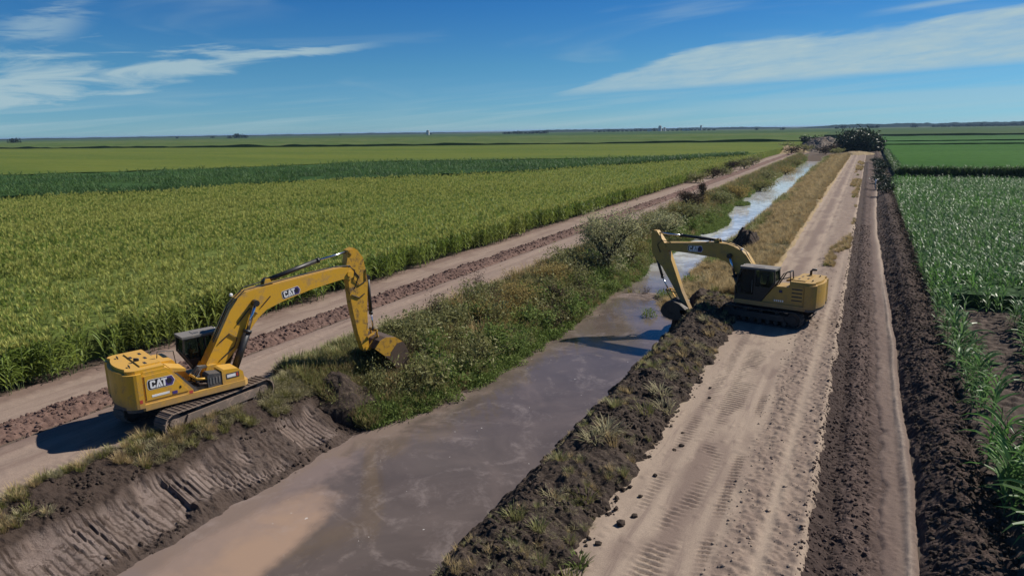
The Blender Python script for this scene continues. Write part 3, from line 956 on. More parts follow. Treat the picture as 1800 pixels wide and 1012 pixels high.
def track(root, x, rz_t, length, mat, shoe_mat):
    """one crawler track: frame, idler, sprocket, rollers and every shoe"""
    r = 0.43
    zc = 0.49
    hl = length / 2 - r
    f = BM()
    prof = [(-hl - 0.1, 0.33), (hl + 0.1, 0.33), (hl + 0.22, 0.5), (hl + 0.05, 0.66), (-hl - 0.05, 0.66), (-hl - 0.22, 0.5)]
    f.prism(prof, x - 0.22, x + 0.22, 'x', 0, 0.03)
    side = 1 if x > 0 else -1
    f.prism([(-hl + 0.4, 0.34), (hl - 0.4, 0.34), (hl - 0.55, 0.68), (-hl + 0.55, 0.68)], x + side * 0.20, x + side * 0.30, 'x', 0, 0.02)
    for yy in (-0.9, 0.0, 0.9):
        f.box((x, yy, 0.72), (0.2, 0.22, 0.16), 0, None, 0.02)
    tr = f.build('track', mat, root, rz_t)
    for y_, nm in ((hl, 'idler'), (-hl, 'sprocket')):
        d = BM()
        d.disc((x, y_, zc), 0.36, 0.34, 0, 'x', 20, 0.02)
        d.disc((x + side * 0.2, y_, zc), 0.2, 0.1, 0, 'x', 16, 0.01)
        for k in range(8):
            a = k * math.pi / 4
            d.box((x + side * 0.25, y_ + 0.13 * math.cos(a), zc + 0.13 * math.sin(a)), (0.03, 0.03, 0.03), 0)
        d.build(nm, mat, tr)
    rm = None
    for k in range(7):
        yk = -hl + 0.45 + k * (2 * hl - 0.9) / 6
        if rm is None:
            d = BM(); d.disc((0, 0, 0), 0.13, 0.5, 0, 'x', 12, 0.015)
            ro = d.build('roller', mat, tr, None, (x, yk, 0.22)); rm = ro.data
        else:
            ro = link(bpy.data.objects.new('roller', rm), tr); ro.location = (x, yk, 0.22)
    # shoes around the loop
    s = BM()
    s.prism([(-0.098, -0.02), (0.098, -0.02), (0.098, 0.015), (0.07, 0.02), (-0.07, 0.02), (-0.098, 0.015)], -0.35, 0.35, 'x', 0)
    s.prism([(0.055, 0.018), (0.09, 0.018), (0.08, 0.058), (0.064, 0.058)], -0.345, 0.345, 'x', 0)
    s.prism([(-0.02, 0.018), (0.01, 0.018), (0.0, 0.04), (-0.012, 0.04)], -0.345, 0.345, 'x', 0)
    me = bpy.data.meshes.new('track_shoe'); s.bm.to_mesh(me); s.bm.free(); me.materials.append(shoe_mat)
    straight = 2 * hl; curve = math.pi * r
    per = 2 * straight + 2 * curve
    n = int(per / 0.203)
    for k in range(n):
        d = k * per / n
        if d < straight:
            y_, z_, a = -hl + d, zc + r, 0
            z_ -= 0.035 * math.sin(math.pi * d / straight)          # slack sag on the top run
        elif d < straight + curve:
            a = (d - straight) / r
            y_, z_ = hl + r * math.sin(a), zc + r * math.cos(a)
        elif d < 2 * straight + curve:
            y_, z_, a = hl - (d - straight - curve), zc - r, math.pi
        else:
            a = math.pi + (d - 2 * straight - curve) / r
            y_, z_ = -hl + r * math.sin(a), zc + r * math.cos(a)
        o = link(bpy.data.objects.new('track_shoe', me), tr)
        o.location = (x, y_, z_)
        o.rotation_euler = (-a, 0, 0)
    return tr


def excavator(loc, track_head, house_head, arm, ymat, label, tilt=(0, 0), track_mat=None, shoe_mat=None, rails=False, tint_old=False):
    root = empty('excavator', loc)
    root.rotation_euler = (math.radians(tilt[0]), math.radians(tilt[1]), math.radians(-track_head))
    tag(root, label, 'excavator', 'tracked excavators digging out the canal')
    rz = math.radians(-(house_head - track_head))
    Y, K, G = ymat, MAT['black'], MAT['dark_grey']
    R_ = root
    for x in (-1.32, 1.32):
        track(R_, x, 0.0, arm['track_len'], track_mat, shoe_mat)
    u = BM()
    u.prism([(-0.75, 0.45), (0.75, 0.45), (0.6, 0.85), (-0.6, 0.85)], -0.8, 0.8, 'x', 0, 0.04)
    for sx in (-1, 1):
        for sy in (-1, 1):
            u.prism([(sy * 0.35 - 0.16, 0.45), (sy * 0.95 - 0.18, 0.42), (sy * 0.95 + 0.18, 0.42), (sy * 0.35 + 0.16, 0.8)][::sy], min(sx * 0.6, sx * 1.15), max(sx * 0.6, sx * 1.15), 'x', 0)
    u.build('undercarriage', MAT['track_dark'], R_)
    rg = BM(); rg.disc((0, 0, 0.94), 0.68, 0.20, 0, 'z', 28, 0.02); rg.build('slewing_ring', MAT['track_dark'], R_)

    # revolving deck with rounded skirts
    d = BM()
    plan = [(-1.47, 1.45), (-1.47, -2.3)] + [(-1.2, -2.6), (1.2, -2.6)] + [(1.47, -2.3), (1.47, 1.45), (1.35, 1.6), (0.62, 1.6), (0.45, 1.25), (-0.4, 1.25), (-0.5, 1.6), (-1.38, 1.6)]
    d.prism(plan, 1.06, 1.30, 'z', 0, 0.035)
    d.build('deck', Y, R_, rz)
    db = BM(); db.prism([(-1.3, 1.2), (-1.3, -2.5), (1.3, -2.5), (1.3, 1.2)], 0.98, 1.075, 'z', 0); db.build('belly_plate', MAT['track_dark'], R_, rz)

    # engine house
    h = BM()
    h.prism([(-2.28, 1.3), (-2.28, 2.46), (-2.22, 2.52), (-1.42, 2.52), (-1.3, 2.45), (-0.55, 1.42), (-0.55, 1.3)], -0.2, 1.40, 'x', 0, 0.03, 2)
    h.prism([(-2.28, 1.3), (-2.28, 2.46), (-2.22, 2.52), (-1.5, 2.52), (-1.42, 2.3), (-0.72, 2.28), (-0.62, 2.2), (-0.62, 1.3)], -1.40, -0.2, 'x', 0, 0.03, 2)
    h.prism([(-0.63, 1.29), (0.02, 1.29), (-0.10, 1.46), (-0.54, 2.08), (-0.63, 2.16)], -1.385, -0.5, 'x', 0, 0.02)
    house = h.build('engine_house', Y, R_, rz)
    # hood on top
    hd = BM()
    hd.prism([(1.36, -1.46), (1.36, -2.36)] + arc(0.98, -2.42, 0.38, 5, -66, 5) + arc(0, -0.2, 2.66, -70, -110, 8) + arc(-0.98, -2.42, 0.38, -114, -185, 5) + [(-1.36, -2.36), (-1.36, -1.46)], 2.49, 2.63, 'z', 0, 0.07, 2)
    hd.prism([(-1.05, -1.50), (-1.05, -2.2), (1.0, -2.2), (1.0, -1.50)], 2.60, 2.68, 'z', 0, 0.04, 2)
    hood = hd.build('engine_hood', Y, R_, rz)
    for k, (vx, vy) in enumerate(((-0.6, -1.75), (0.1, -1.75), (0.75, -1.95), (-0.3, -2.15))):
        v = BM(); v.box((vx, vy, 2.684), (0.26, 0.09, 0.012), 0); v.build('vent', K, hood)
    gr = BM()
    gr.box((-0.1, -1.452, 2.57), (2.3, 0.02, 0.10), 0)
    gr.build('grille', K, hood)
    st = BM()
    if rails: st.tube([(0.75, -2.0, 2.6), (0.75, -2.0, 2.92), (0.75, -2.08, 3.0), (0.75, -2.3, 3.02)], 0.07, 0, 10)
    else: st.tube([(0.3, -2.05, 2.6), (0.3, -2.05, 2.74), (0.28, -2.2, 2.76)], 0.06, 0, 10)
    st.build('exhaust_pipe', K, R_, rz)

    # counterweight with a round back
    c = BM()
    back = [(1.47, -2.30)] + arc(0.98, -2.42, 0.49, 5, -66, 6) + arc(0, -0.2, 2.78, -70, -110, 8) + arc(-0.98, -2.42, 0.49, -114, -185, 6) + [(-1.47, -2.30)]
    c.prism(back, 1.18, 2.50, 'z', 0, 0.09, 3)
    c.prism([(x * 0.96, (y + 2.30) * 0.93 - 2.32) for x, y in back], 1.04, 1.19, 'z', 1, 0.03)
    cw = c.build('counterweight', [Y, MAT['dark_grey']], R_, rz)
    for sx in (-0.75, 0.75):
        eye = BM()
        eye.tube([(sx - 0.1, -2.5, 2.60), (sx - 0.07, -2.5, 2.70), (sx + 0.07, -2.5, 2.70), (sx + 0.1, -2.5, 2.60)], 0.025, 0, 6)
        eye.build('lifting_eye', K, cw)

    # right-hand side: door panel with the big logo, slanted strut, tank and steps
    dr = BM()
    dr.prism([(-2.24, 1.42), (-2.24, 2.38), (-1.42, 2.38), (-0.72, 1.42)], 1.395, 1.425, 'x', 0, 0.02)
    door = dr.build('side_door', Y, R_, rz)
    hi = BM()
    hi.box((1.43, -2.225, 1.9), (0.012, 0.02, 0.9), 0); hi.build('door_seam', K, door)
    hi = BM(); hi.box((1.43, -1.0, 1.66), (0.02, 0.05, 0.09), 0); hi.build('door_latch', K, door)
    logo(door, (1.427, -2.05, 1.86), (0, 1, 0), (0, 0, 1), 0.30)
    ws = BM(); ws.box((1.428, -1.72, 1.56), (0.006, 0.62, 0.085), 0); ws.build('model_strip', MAT['white'], door)
    wl = BM(); wl.box((1.43, -1.22, 1.50), (0.006, 0.18, 0.12), 0); wl.build('sticker', MAT['purple'], door)
    rs = BM(); rs.box((1.472, -0.66, 1.36), (0.006, 0.14, 0.12), 0); rs.build('warning_sticker', MAT['red_print'], R_, rz)
    rs = BM(); rs.box((1.464, -2.42, 1.45), (0.012, 0.1, 0.14), 0); rs.build('warning_sticker', MAT['red_print'], R_, rz)
    sm = BM()
    sm.prism([(-0.52, 1.31), (-1.16, 2.2), (-1.04, 2.2), (-0.34, 1.31)], 1.30, 1.38, 'x', 0, 0.01)
    sm.prism([(-0.50, 1.31), (-1.14, 2.2), (-1.06, 2.2), (-0.38, 1.31)], 0.7, 1.30, 'x', 0, 0.01)
    sm.build('mesh_guard', G, R_, rz)
    bxs = BM()
    bxs.prism([(-1.28, 2.28), (-1.28, 2.46), (-0.72, 2.30), (-0.72, 2.2)], 0.55, 1.36, 'x', 0, 0.02)
    bxs.build('filter_cover', Y, R_, rz)
    # valve bay
    vb = BM()
    vb.box((0.85, -0.1, 1.38), (1.0, 0.7, 0.14), 1)
    vb.tube([(0.6, -0.35, 1.75), (1.25, -0.3, 1.72), (1.3, 0.1, 1.66)], 0.05, 0, 8)
    vb.tube([(0.7, -0.3, 1.55), (1.35, -0.25, 1.52), (1.35, 0.1, 1.5)], 0.045, 2, 8)
    for k in range(5):
        vb.box((0.45 + 0.16 * k, -0.25 + 0.07 * (k % 2), 1.62), (0.1, 0.16, 0.34), 1, None, 0.02)
        vb.tube([(0.45 + 0.16 * k, -0.25, 1.78), (0.4 + 0.12 * k, 0.0, 1.98), (0.3 + 0.05 * k, 0.35, 1.9)], 0.025, 1, 6)
    vb.build('valve_block', [MAT['yellow'], K, MAT['steel']], R_, rz)
    stp = BM()
    stp.prism([(0.02, 1.31), (0.02, 1.78), (0.1, 1.86), (0.56, 1.80), (0.56, 1.31)], 0.86, 1.40, 'x', 0, 0.025)
    step = stp.build('step_box', G, R_, rz)
    sl = BM()
    for k in range(4):
        sl.box((1.402, 0.13 + 0.115 * k, 1.56), (0.02, 0.05, 0.26), 0)
    sl.build('step_slot', MAT['roof_grey'], step)
    tk = BM()
    tk.prism([(0.58, 1.31), (0.58, 1.86), (0.66, 1.90), (1.22, 1.84), (1.42, 1.66), (1.46, 1.31)], 0.62, 1.42, 'x', 0, 0.06, 2)
    tank = tk.build('tool_box', Y, R_, rz)
    tp = BM()
    tp.box((1.424, 1.0, 1.60), (0.008, 0.52, 0.22), 0); tp.box((1.429, 0.94, 1.60), (0.006, 0.34, 0.12), 1); tp.box((1.429, 1.18, 1.6), (0.006, 0.07, 0.14), 2)
    tp.build('nameplate', [MAT['dark_grey'], MAT['white'], MAT['red_print']], tank)

    # left-hand side panel with louvres
    ld = BM()
    ld.prism([(-2.24, 1.42), (-2.24, 2.40), (-1.50, 2.40), (-1.50, 1.42)], -1.43, -1.40, 'x', 0, 0.015)
    ldo = ld.build('louvre_door', Y, R_, rz)
    for k in range(4):
        lv = BM(); lv.prism([(-1.437, 0.0), (-1.41, 0.0), (-1.41, 0.095), (-1.428, 0.095)], -2.18, -1.62, 'y', 0)
        lv.build('louvre', K, ldo, None, (0, 0, 1.56 + 0.21 * k))
    if tint_old:
        lg = BM(); lg.box((-1.408, -1.02, 2.02), (0.012, 0.18, 0.16), 0); lg.box((-1.415, -1.02, 2.02), (0.006, 0.08, 0.07), 1); lg.build('badge', [MAT['logo_black'], MAT['purple']], house)
        tx = BM(); 
        for k in range(5): tx.box((-1.41, -0.72 - 0.11 * k, 1.47), (0.012, 0.07, 0.10), 0)
        tx.build('model_strip', MAT['white'], house)
    if rails:
        hr = BM()
        def rail(pts): hr.tube(pts, 0.032, 0, 6)
        rail([(-1.30, -0.68, 2.28), (-1.30, -1.1, 3.02), (-1.30, -1.42, 3.14), (-1.30, -1.50, 2.5)])
        rail([(-1.30, -0.90, 2.66), (-1.30, -1.46, 2.85)])
        rail([(-0.75, -1.50, 2.5), (-0.75, -1.42, 3.14), (-1.30, -1.42, 3.14)])
        rail([(-0.75, -0.72, 2.28), (-0.75, -1.1, 3.0), (-0.75, -1.42, 3.14)])
        hr.build('handrail', K, R_, rz)
    else:
        hr = BM()
        hr.tube([(0.55, -0.8, 2.3), (0.55, -0.85, 2.85), (0.55, -1.42, 2.95), (0.55, -1.46, 2.7)], 0.022, 0, 6)
        hr.build('handrail', K, R_, rz)

    # cab: frame of posts, panes, roof, seat
    cab_back, cab_drop = arm['cab_back'], arm['cab_drop']
    prof = [(0.0, 1.32), (1.50, 1.32), (1.55, 2.0), (1.22, 3.10), (-0.72, 3.10), (-0.78, 2.42)]
    cb = BM()
    xs0, xs1 = -1.46, -0.46
    def post(a, b_, x, wy=0.09, wx=0.08):
        A = Vector((x, *a)); B2 = Vector((x, *b_)); dd = B2 - A
        q = dd.to_track_quat('Z', 'X').to_matrix()
        cb.box((A + B2) / 2, (wx, wy, dd.length + 0.04), 0, q)
    for x in (xs0 + 0.04, xs1 - 0.04):
        for i in range(6):
            post(prof[i], prof[(i + 1) % 6], x, 0.10 if i else 0.16)
        post((0.42, 1.32), (0.40, 3.10), x, 0.09)
        cb.prism([(0.0, 1.32), (1.5, 1.32), (1.52, 1.62), (-0.22, 1.62)], x - 0.03, x + 0.03, 'x', 0)
        cb.prism([(0.42, 1.62), (-0.20, 1.62), (-0.55, 2.12), (0.42, 2.12)], x - 0.02, x + 0.02, 'x', 0)
    for i in range(6):
        p = prof[i]
        cb.box(((xs0 + xs1) / 2, p[0], p[1]), (xs1 - xs0, 0.08, 0.08), 0)
    cb.prism([(-0.02, 1.30), (1.5, 1.30), (1.5, 1.36), (-0.02, 1.36)], xs0, xs1, 'x', 0)
    cb.prism([(-0.76, 2.40), (-0.02, 1.34), (0.02, 1.36), (-0.70, 2.42)], xs0, xs1, 'x', 0)
    cab = cb.build('cab', K, R_, rz)
    sc_y = (1.55 - cab_back) / (1.55 + 0.78)
    cab.scale = (arm['cab_w'], sc_y, (3.2 - 1.3 - cab_drop) / 1.9)
    cab.location = Matrix.Rotation(rz, 3, 'Z') @ Vector((-0.46 * (1 - arm['cab_w']), 1.55 * (1 - sc_y), 1.3 * (1 - cab.scale[2])))
    ro = BM()
    ro.prism([(xs0 - 0.03, 1.30), (xs1 + 0.03, 1.30), (xs1 + 0.03, -0.80), (xs0 - 0.03, -0.80)], 3.115, 3.215, 'z', 0, 0.045, 2)
    ro.box(((xs0 + xs1) / 2, 0.25, 3.222), (0.55, 0.7, 0.03), 0, None, 0.012)
    ro.build('cab_roof', MAT['roof_grey'], cab)
    for x in (xs0 + 0.015, xs1 - 0.015):
        for pp in ([(0.47, 1.64), (1.44, 1.64), (1.47, 2.0), (1.16, 3.04), (0.47, 3.04)], [(0.35, 2.14), (0.35, 3.04), (-0.66, 3.04), (-0.70, 2.45), (-0.5, 2.14)]):
            pn = BM(); pn.prism(pp, x - 0.006, x + 0.006, 'x', 0); pn.build('window', MAT['glass'], cab)
    pn = BM(); pn.prism([(1.52, 1.42), (1.57, 2.0), (1.24, 3.06), (1.22, 3.05), (1.55, 2.0), (1.50, 1.42)], xs0 + 0.09, xs1 - 0.09, 'x', 0)
    pn.build('windscreen', MAT['glass'], cab)
    pn = BM(); pn.prism([(-0.74, 2.47), (-0.69, 3.05), (-0.68, 3.05), (-0.73, 2.47)], xs0 + 0.09, xs1 - 0.09, 'x', 0)
    pn.build('rear_window', MAT['glass'], cab)
    se = BM()
    se.box((-0.96, 0.05, 1.80), (0.5, 0.5, 0.14), 0, None, 0.04); se.box((-0.96, -0.24, 2.2), (0.48, 0.13, 0.72), 0, None, 0.05)
    se.box((-0.96, -0.25, 2.66), (0.26, 0.10, 0.2), 0, None, 0.03); se.box((-0.96, 0.05, 1.53), (0.34, 0.34, 0.42), 0)
    se.build('seat', MAT['seat'], cab)
    co = BM()
    for x in (-1.27, -0.65): co.box((x, 0.12, 1.92), (0.16, 0.5, 0.16), 0, None, 0.03); co.tube([(x, 0.3, 1.98), (x, 0.34, 2.15)], 0.02, 0, 6)
    co.build('console', MAT['roof_grey'], cab)
    mi = BM(); mi.box((xs0 - 0.12, 1.35, 2.62), (0.16, 0.05, 0.3), 0, None, 0.02); mi.tube([(xs0, 1.25, 2.75), (xs0 - 0.12, 1.33, 2.75)], 0.015, 0, 6)
    mi.build('mirror', K, R_, rz)
    wl = BM(); wl.box((-1.2, 1.33, 3.16), (0.12, 0.08, 0.09), 0, None, 0.015); wl.box((-0.7, 1.33, 3.16), (0.12, 0.08, 0.09), 0, None, 0.015)
    wl.build('work_lamp', MAT['white'], cab)
    hw = BM()
    hw.tube([(xs0 - 0.03, 0.52, 1.75), (xs0 - 0.06, 0.52, 2.5)], 0.016, 0, 6)
    hw.build('door_handle', MAT['roof_grey'], cab)

    # boom
    bo = BM()
    bo.prism(arm['boom'], -0.30, 0.30, 'x', 0, 0.02)
    for q in arm['pins']:
        bo.disc((0, *q), 0.13, 0.72, 0, 'x', 16, 0.015)
    fy, fz = arm['foot']
    bo.disc((0, fy, fz), 0.24, 0.70, 0, 'x', 18, 0.02)
    boom = bo.build('boom', Y, R_, rz)
    for sx in (-0.42, 0.42):
        bf = BM()
        bf.prism([(fy - 0.45, 1.3), (fy + 0.4, 1.3), (fy + 0.2, fz + 0.22), (fy - 0.15, fz + 0.22)], sx - 0.05, sx + 0.05, 'x', 0, 0.02)
        bf.build('boom_foot_bracket', Y, R_, rz)
    lo_, lu, lh = arm['logo']
    sgn = arm['side']
    uu = Vector((0, lu[0], lu[1])).normalized()
    vv = Vector((0, -uu.z, uu.y)) if uu.y > 0 else Vector((0, uu.z, -uu.y))
    logo(boom, (sgn * 0.302, *lo_), uu, vv, lh)
    # welded brackets and hoses along the boom
    hs = BM()
    for pts, x in arm['hoses']:
        hs.tube([(x, *q) for q in pts], 0.024, 0, 6)
    hs.build('hose', MAT['hose'], R_, rz)
    bl = BM(); bl.box((-0.22, *arm['lamp']), (0.12, 0.12, 0.12), 0, None, 0.02); bl.build('work_lamp', MAT['white'], boom)
    for x in (-0.43, 0.43):
        cylinder(R_, rz, 'boom_cylinder', x, *arm['boom_cyl'], 0.15)
    cylinder(R_, rz, 'stick_cylinder', 0.0, *arm['stick_cyl'], 0.10)
    br = BM()
    q0 = arm['stick_cyl'][0]
    for sx in (-0.16, 0.16):
        br.prism([(q0[0] - 0.25, q0[1] - 0.35), (q0[0] + 0.3, q0[1] - 0.35), (q0[0] + 0.1, q0[1] + 0.1), (q0[0] - 0.1, q0[1] + 0.1)], sx - 0.03, sx + 0.03, 'x', 0, 0.01)
    br.build('cylinder_bracket', Y, boom)
    # stick
    sk = BM()
    sk.prism(arm['stick'], -0.21, 0.21, 'x', 0, 0.02)
    for q in arm['stick_pins']:
        sk.disc((0, *q), 0.11, 0.52, 0, 'x', 14, 0.015)
    stick = sk.build('stick', MAT['yellow_mud'] if arm.get('muddy_stick') else Y, R_, rz)
    cylinder(R_, rz, 'bucket_cylinder', 0.0, *arm['bucket_cyl'], 0.085)
    lk = BM()
    for sx in (-0.27, 0.27):
        for a, b_ in arm['links']:
            A = Vector((sx, *a)); B2 = Vector((sx, *b_)); dd = B2 - A
            lk.box((A + B2) / 2, (0.05, 0.14, dd.length + 0.12), 0, dd.to_track_quat('Z', 'X').to_matrix(), 0.02)
    for a, b_ in arm['links']:
        lk.disc((0, *a), 0.06, 0.62, 0, 'x', 12)
    lk.build('bucket_link', MAT['yellow_mud'], R_, rz)
    # bucket: curved shell, cheeks, lip, teeth
    sh = arm['bucket_shell']
    hw_ = arm['bucket_w'] / 2
    bu = BM()
    inner = []
    cxm = sum(p[0] for p in sh) / len(sh); czm = sum(p[1] for p in sh) / len(sh)
    for i, p in enumerate(sh):
        a = sh[max(0, i - 1)]; b_ = sh[min(len(sh) - 1, i + 1)]
        n_ = Vector((-(b_[1] - a[1]), b_[0] - a[0])).normalized()
        if n_.dot(Vector((cxm - p[0], czm - p[1]))) < 0: n_ = -n_
        inner.append((p[0] + n_.x * 0.05, p[1] + n_.y * 0.05))
    bu.prism(sh + inner[::-1], -hw_, hw_, 'x', 0)
    bsteel = MAT['steel'] if arm.get('muddy_stick') else MAT['wet_steel']
    bucket = bu.build('bucket', bsteel, R_, rz)
    ck = BM()
    for sx in (-1, 1):
        ck.prism(arm['bucket_side'], min(sx * hw_, sx * (hw_ + 0.045)), max(sx * hw_, sx * (hw_ + 0.045)), 'x', 0, 0.01)
    for sx in (-1, 1):
        ck.prism(arm['bucket_wear'], min(sx * (hw_ + 0.04), sx * (hw_ + 0.062)), max(sx * (hw_ + 0.04), sx * (hw_ + 0.062)), 'x', 1)
    for sx in (-0.2, 0.2):
        ck.prism(arm['bucket_ear'], sx - 0.04, sx + 0.04, 'x', 0, 0.01)
    ck.build('bucket_cheek', [MAT['bucket_mud'] if arm.get('muddy_stick') else bsteel, bsteel], bucket)
    lip, ldir = arm['lip']
    dv = Vector((0, *ldir)).normalized()
    for k in range(5):
        x = -hw_ + 0.1 + k * (2 * hw_ - 0.2) / 4
        to = BM()
        q = dv.to_track_quat('Z', 'X').to_matrix()
        A = Vector((x, *lip))
        to.box(A + dv * 0.06, (0.14, 0.11, 0.2), 0, q, 0.02)
        to.box(A + dv * 0.22, (0.10, 0.05, 0.2), 0, q, 0.015)
        to.build('tooth', MAT['steel'], bucket)
    return root


ARM_L = dict(
    track_len=4.95, side=1, cab_back=-0.15, cab_drop=0.20, cab_w=0.86, foot=(0.55, 1.68),
    boom=[(0.32, 1.62), (0.42, 1.95), (0.85, 2.65), (1.22, 3.30), (1.60, 3.95), (1.95, 4.36), (2.35, 4.58), (2.75, 4.66), (4.51, 4.80), (6.09, 4.94), (6.85, 4.97), (7.30, 4.90), (7.46, 4.70), (7.42, 4.45), (7.2, 4.36),
          (6.86, 4.43), (5.21, 4.21), (3.89, 3.92), (3.15, 3.70), (2.76, 3.42), (2.38, 2.99), (1.86, 2.40), (1.25, 1.88), (0.85, 1.50), (0.55, 1.42)],
    pins=[(2.62, 4.10), (7.22, 4.62)], logo=((3.98, 4.06), (0.74, 0.13), 0.27),
    hoses=[([(1.0, 2.7), (1.45, 3.0), (1.75, 2.75), (1.6, 2.4), (1.0, 2.0)], 0.33), ([(0.8, 2.75), (1.55, 4.05), (2.3, 4.68), (4.4, 4.88), (6.6, 5.05), (7.3, 5.0), (7.75, 4.4), (7.5, 3.9)], 0.22),
           ([(7.2, 5.0), (7.55, 4.75), (7.45, 4.3), (7.75, 4.0), (8.1, 4.15), (8.15, 4.7)], 0.24), ([(7.3, 3.6), (7.7, 3.4), (8.0, 3.55)], 0.24),
           ([(0.9, 2.75), (1.65, 4.1), (2.4, 4.74), (3.3, 4.85)], -0.1), ([(1.8, 3.3), (2.4, 3.9), (2.7, 3.6)], 0.33), ([(2.9, 3.85), (3.35, 4.25)], 0.32)],
    lamp=(1.9, 4.47), boom_cyl=((1.42, 1.38), (2.18, 3.0), (2.62, 4.10)), stick_cyl=((3.35, 4.88), (5.87, 5.42), (7.42, 5.62)),
    stick=[(7.30, 5.70), (7.60, 5.78), (7.78, 5.66), (8.05, 5.27), (8.15, 4.66), (8.22, 4.03), (8.12, 3.0), (8.06, 1.4), (8.08, 0.85), (7.95, 0.70), (7.78, 0.74), (7.52, 1.68), (7.28, 3.13), (7.20, 4.2), (7.14, 4.7), (7.16, 5.1)],
    stick_pins=[(7.42, 5.60), (7.95, 0.85)], muddy_stick=True,
    bucket_cyl=((8.36, 4.25), (8.42, 2.45), (8.50, 1.62)), links=[((8.50, 1.62), (8.02, 1.42)), ((8.50, 1.62), (8.55, 1.18))],
    bucket_w=1.45, bucket_shell=[(8.05, 0.90), (8.35, 1.22), (8.70, 1.33), (9.25, 1.22), (9.70, 0.88), (9.95, 0.35), (9.92, -0.15), (9.72, -0.60), (9.50, -0.92)],
    bucket_side=[(8.05, 0.90), (8.35, 1.22), (8.70, 1.33), (9.25, 1.22), (9.70, 0.88), (9.95, 0.35), (9.92, -0.15), (9.72, -0.60), (9.50, -0.92), (9.35, -0.78), (9.05, -0.05), (8.55, 0.45)],
    bucket_wear=[(8.95, 0.55), (9.30, 0.90), (9.62, 0.93), (9.70, 0.88), (9.95, 0.35), (9.92, -0.15), (9.72, -0.60), (9.50, -0.92), (9.35, -0.78), (9.05, -0.05), (8.55, 0.45), (8.9, 0.35)],
    bucket_ear=[(7.85, 0.75), (8.1, 0.72), (8.6, 1.1), (8.7, 1.32), (8.5, 1.33), (8.3, 1.2)],
    lip=((9.52, -0.88), (-0.5, -1.0)))
ARM_R = dict(
    track_len=4.5, side=-1, cab_back=-0.66, cab_drop=0.0, cab_w=0.97, foot=(0.55, 1.68),
    boom=[(0.32, 1.62), (0.40, 1.98), (0.72, 2.6), (1.10, 3.22), (1.42, 3.68), (1.80, 3.94), (2.2, 4.12), (2.6, 4.22), (3.42, 4.23), (4.97, 4.08), (6.45, 3.97), (6.72, 3.9), (6.80, 3.72), (6.70, 3.56),
          (6.28, 3.50), (4.94, 3.45), (4.15, 3.40), (3.1, 3.33), (2.55, 3.14), (2.15, 2.80), (1.75, 2.30), (1.25, 1.85), (0.85, 1.48), (0.55, 1.42)],
    pins=[(2.35, 3.55), (6.62, 3.74)], logo=((4.93, 3.60), (-0.9, 0.02), 0.30),
    hoses=[([(0.8, 2.7), (1.5, 3.85), (2.4, 4.35), (3.4, 4.42), (4.1, 4.1)], -0.12), ([(1.2, 3.3), (1.9, 4.12), (2.9, 4.40), (3.3, 4.25)], -0.28),
           ([(6.2, 4.0), (6.8, 4.1), (7.1, 3.8), (6.9, 3.3)], -0.24), ([(3.3, 4.32), (5.0, 4.22), (6.5, 4.1)], 0.2)],
    lamp=(1.7, 3.98), boom_cyl=((1.42, 1.38), (1.98, 2.45), (2.35, 3.55)), stick_cyl=((3.25, 4.36), (5.65, 4.46), (7.28, 4.52)),
    stick=[(7.20, 4.66), (7.42, 4.68), (7.53, 4.5), (7.55, 4.2), (7.50, 3.3), (7.34, 3.01), (6.73, 2.36), (5.99, 1.26), (5.26, 0.11), (5.05, -0.25), (4.88, -0.30), (4.80, -0.12), (5.05, 0.35), (5.36, 0.94), (5.83, 2.13), (6.34, 3.36), (6.64, 3.94), (7.0, 4.40)],
    stick_pins=[(7.28, 4.52), (4.95, -0.12)],
    bucket_cyl=((7.25, 2.95), (6.78, 1.65), (6.38, 0.95)), links=[((6.38, 0.95), (5.75, 0.85)), ((6.38, 0.95), (5.95, 0.35))],
    bucket_w=1.4, bucket_shell=[(4.85, -0.05), (5.25, 0.25), (5.75, 0.42), (6.15, 0.28), (6.45, -0.05), (6.52, -0.35), (6.30, -0.66), (5.85, -0.80), (5.2, -0.76), (4.62, -0.64)],
    bucket_side=[(4.85, -0.05), (5.25, 0.25), (5.75, 0.42), (6.15, 0.28), (6.45, -0.05), (6.52, -0.35), (6.30, -0.66), (5.85, -0.80), (5.2, -0.76), (4.62, -0.64), (4.75, -0.5), (5.2, -0.35), (5.2, -0.12)],
    bucket_wear=[(6.15, -0.2), (6.52, -0.35), (6.30, -0.66), (5.85, -0.80), (5.2, -0.76), (4.62, -0.64), (4.75, -0.5), (5.4, -0.5)],
    bucket_ear=[(4.85, -0.05), (5.05, -0.22), (5.9, 0.1), (6.1, 0.3), (5.95, 0.45), (5.6, 0.42)],
    lip=((4.70, -0.66), (-1.0, 0.25)))

excavator((-23.65, 18.0, 0.03), 4, 19.5, ARM_L, MAT['yellow'],
          'bright yellow excavator with curled bucket on the left canal bank beside tall corn', tilt=(0, 0),
          track_mat=MAT['track_mud'], shoe_mat=MAT['track_mud'])
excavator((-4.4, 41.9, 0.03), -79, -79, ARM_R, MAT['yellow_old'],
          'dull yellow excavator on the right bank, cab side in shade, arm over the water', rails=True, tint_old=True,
          track_mat=MAT['track_dark'], shoe_mat=MAT['track_dark'])

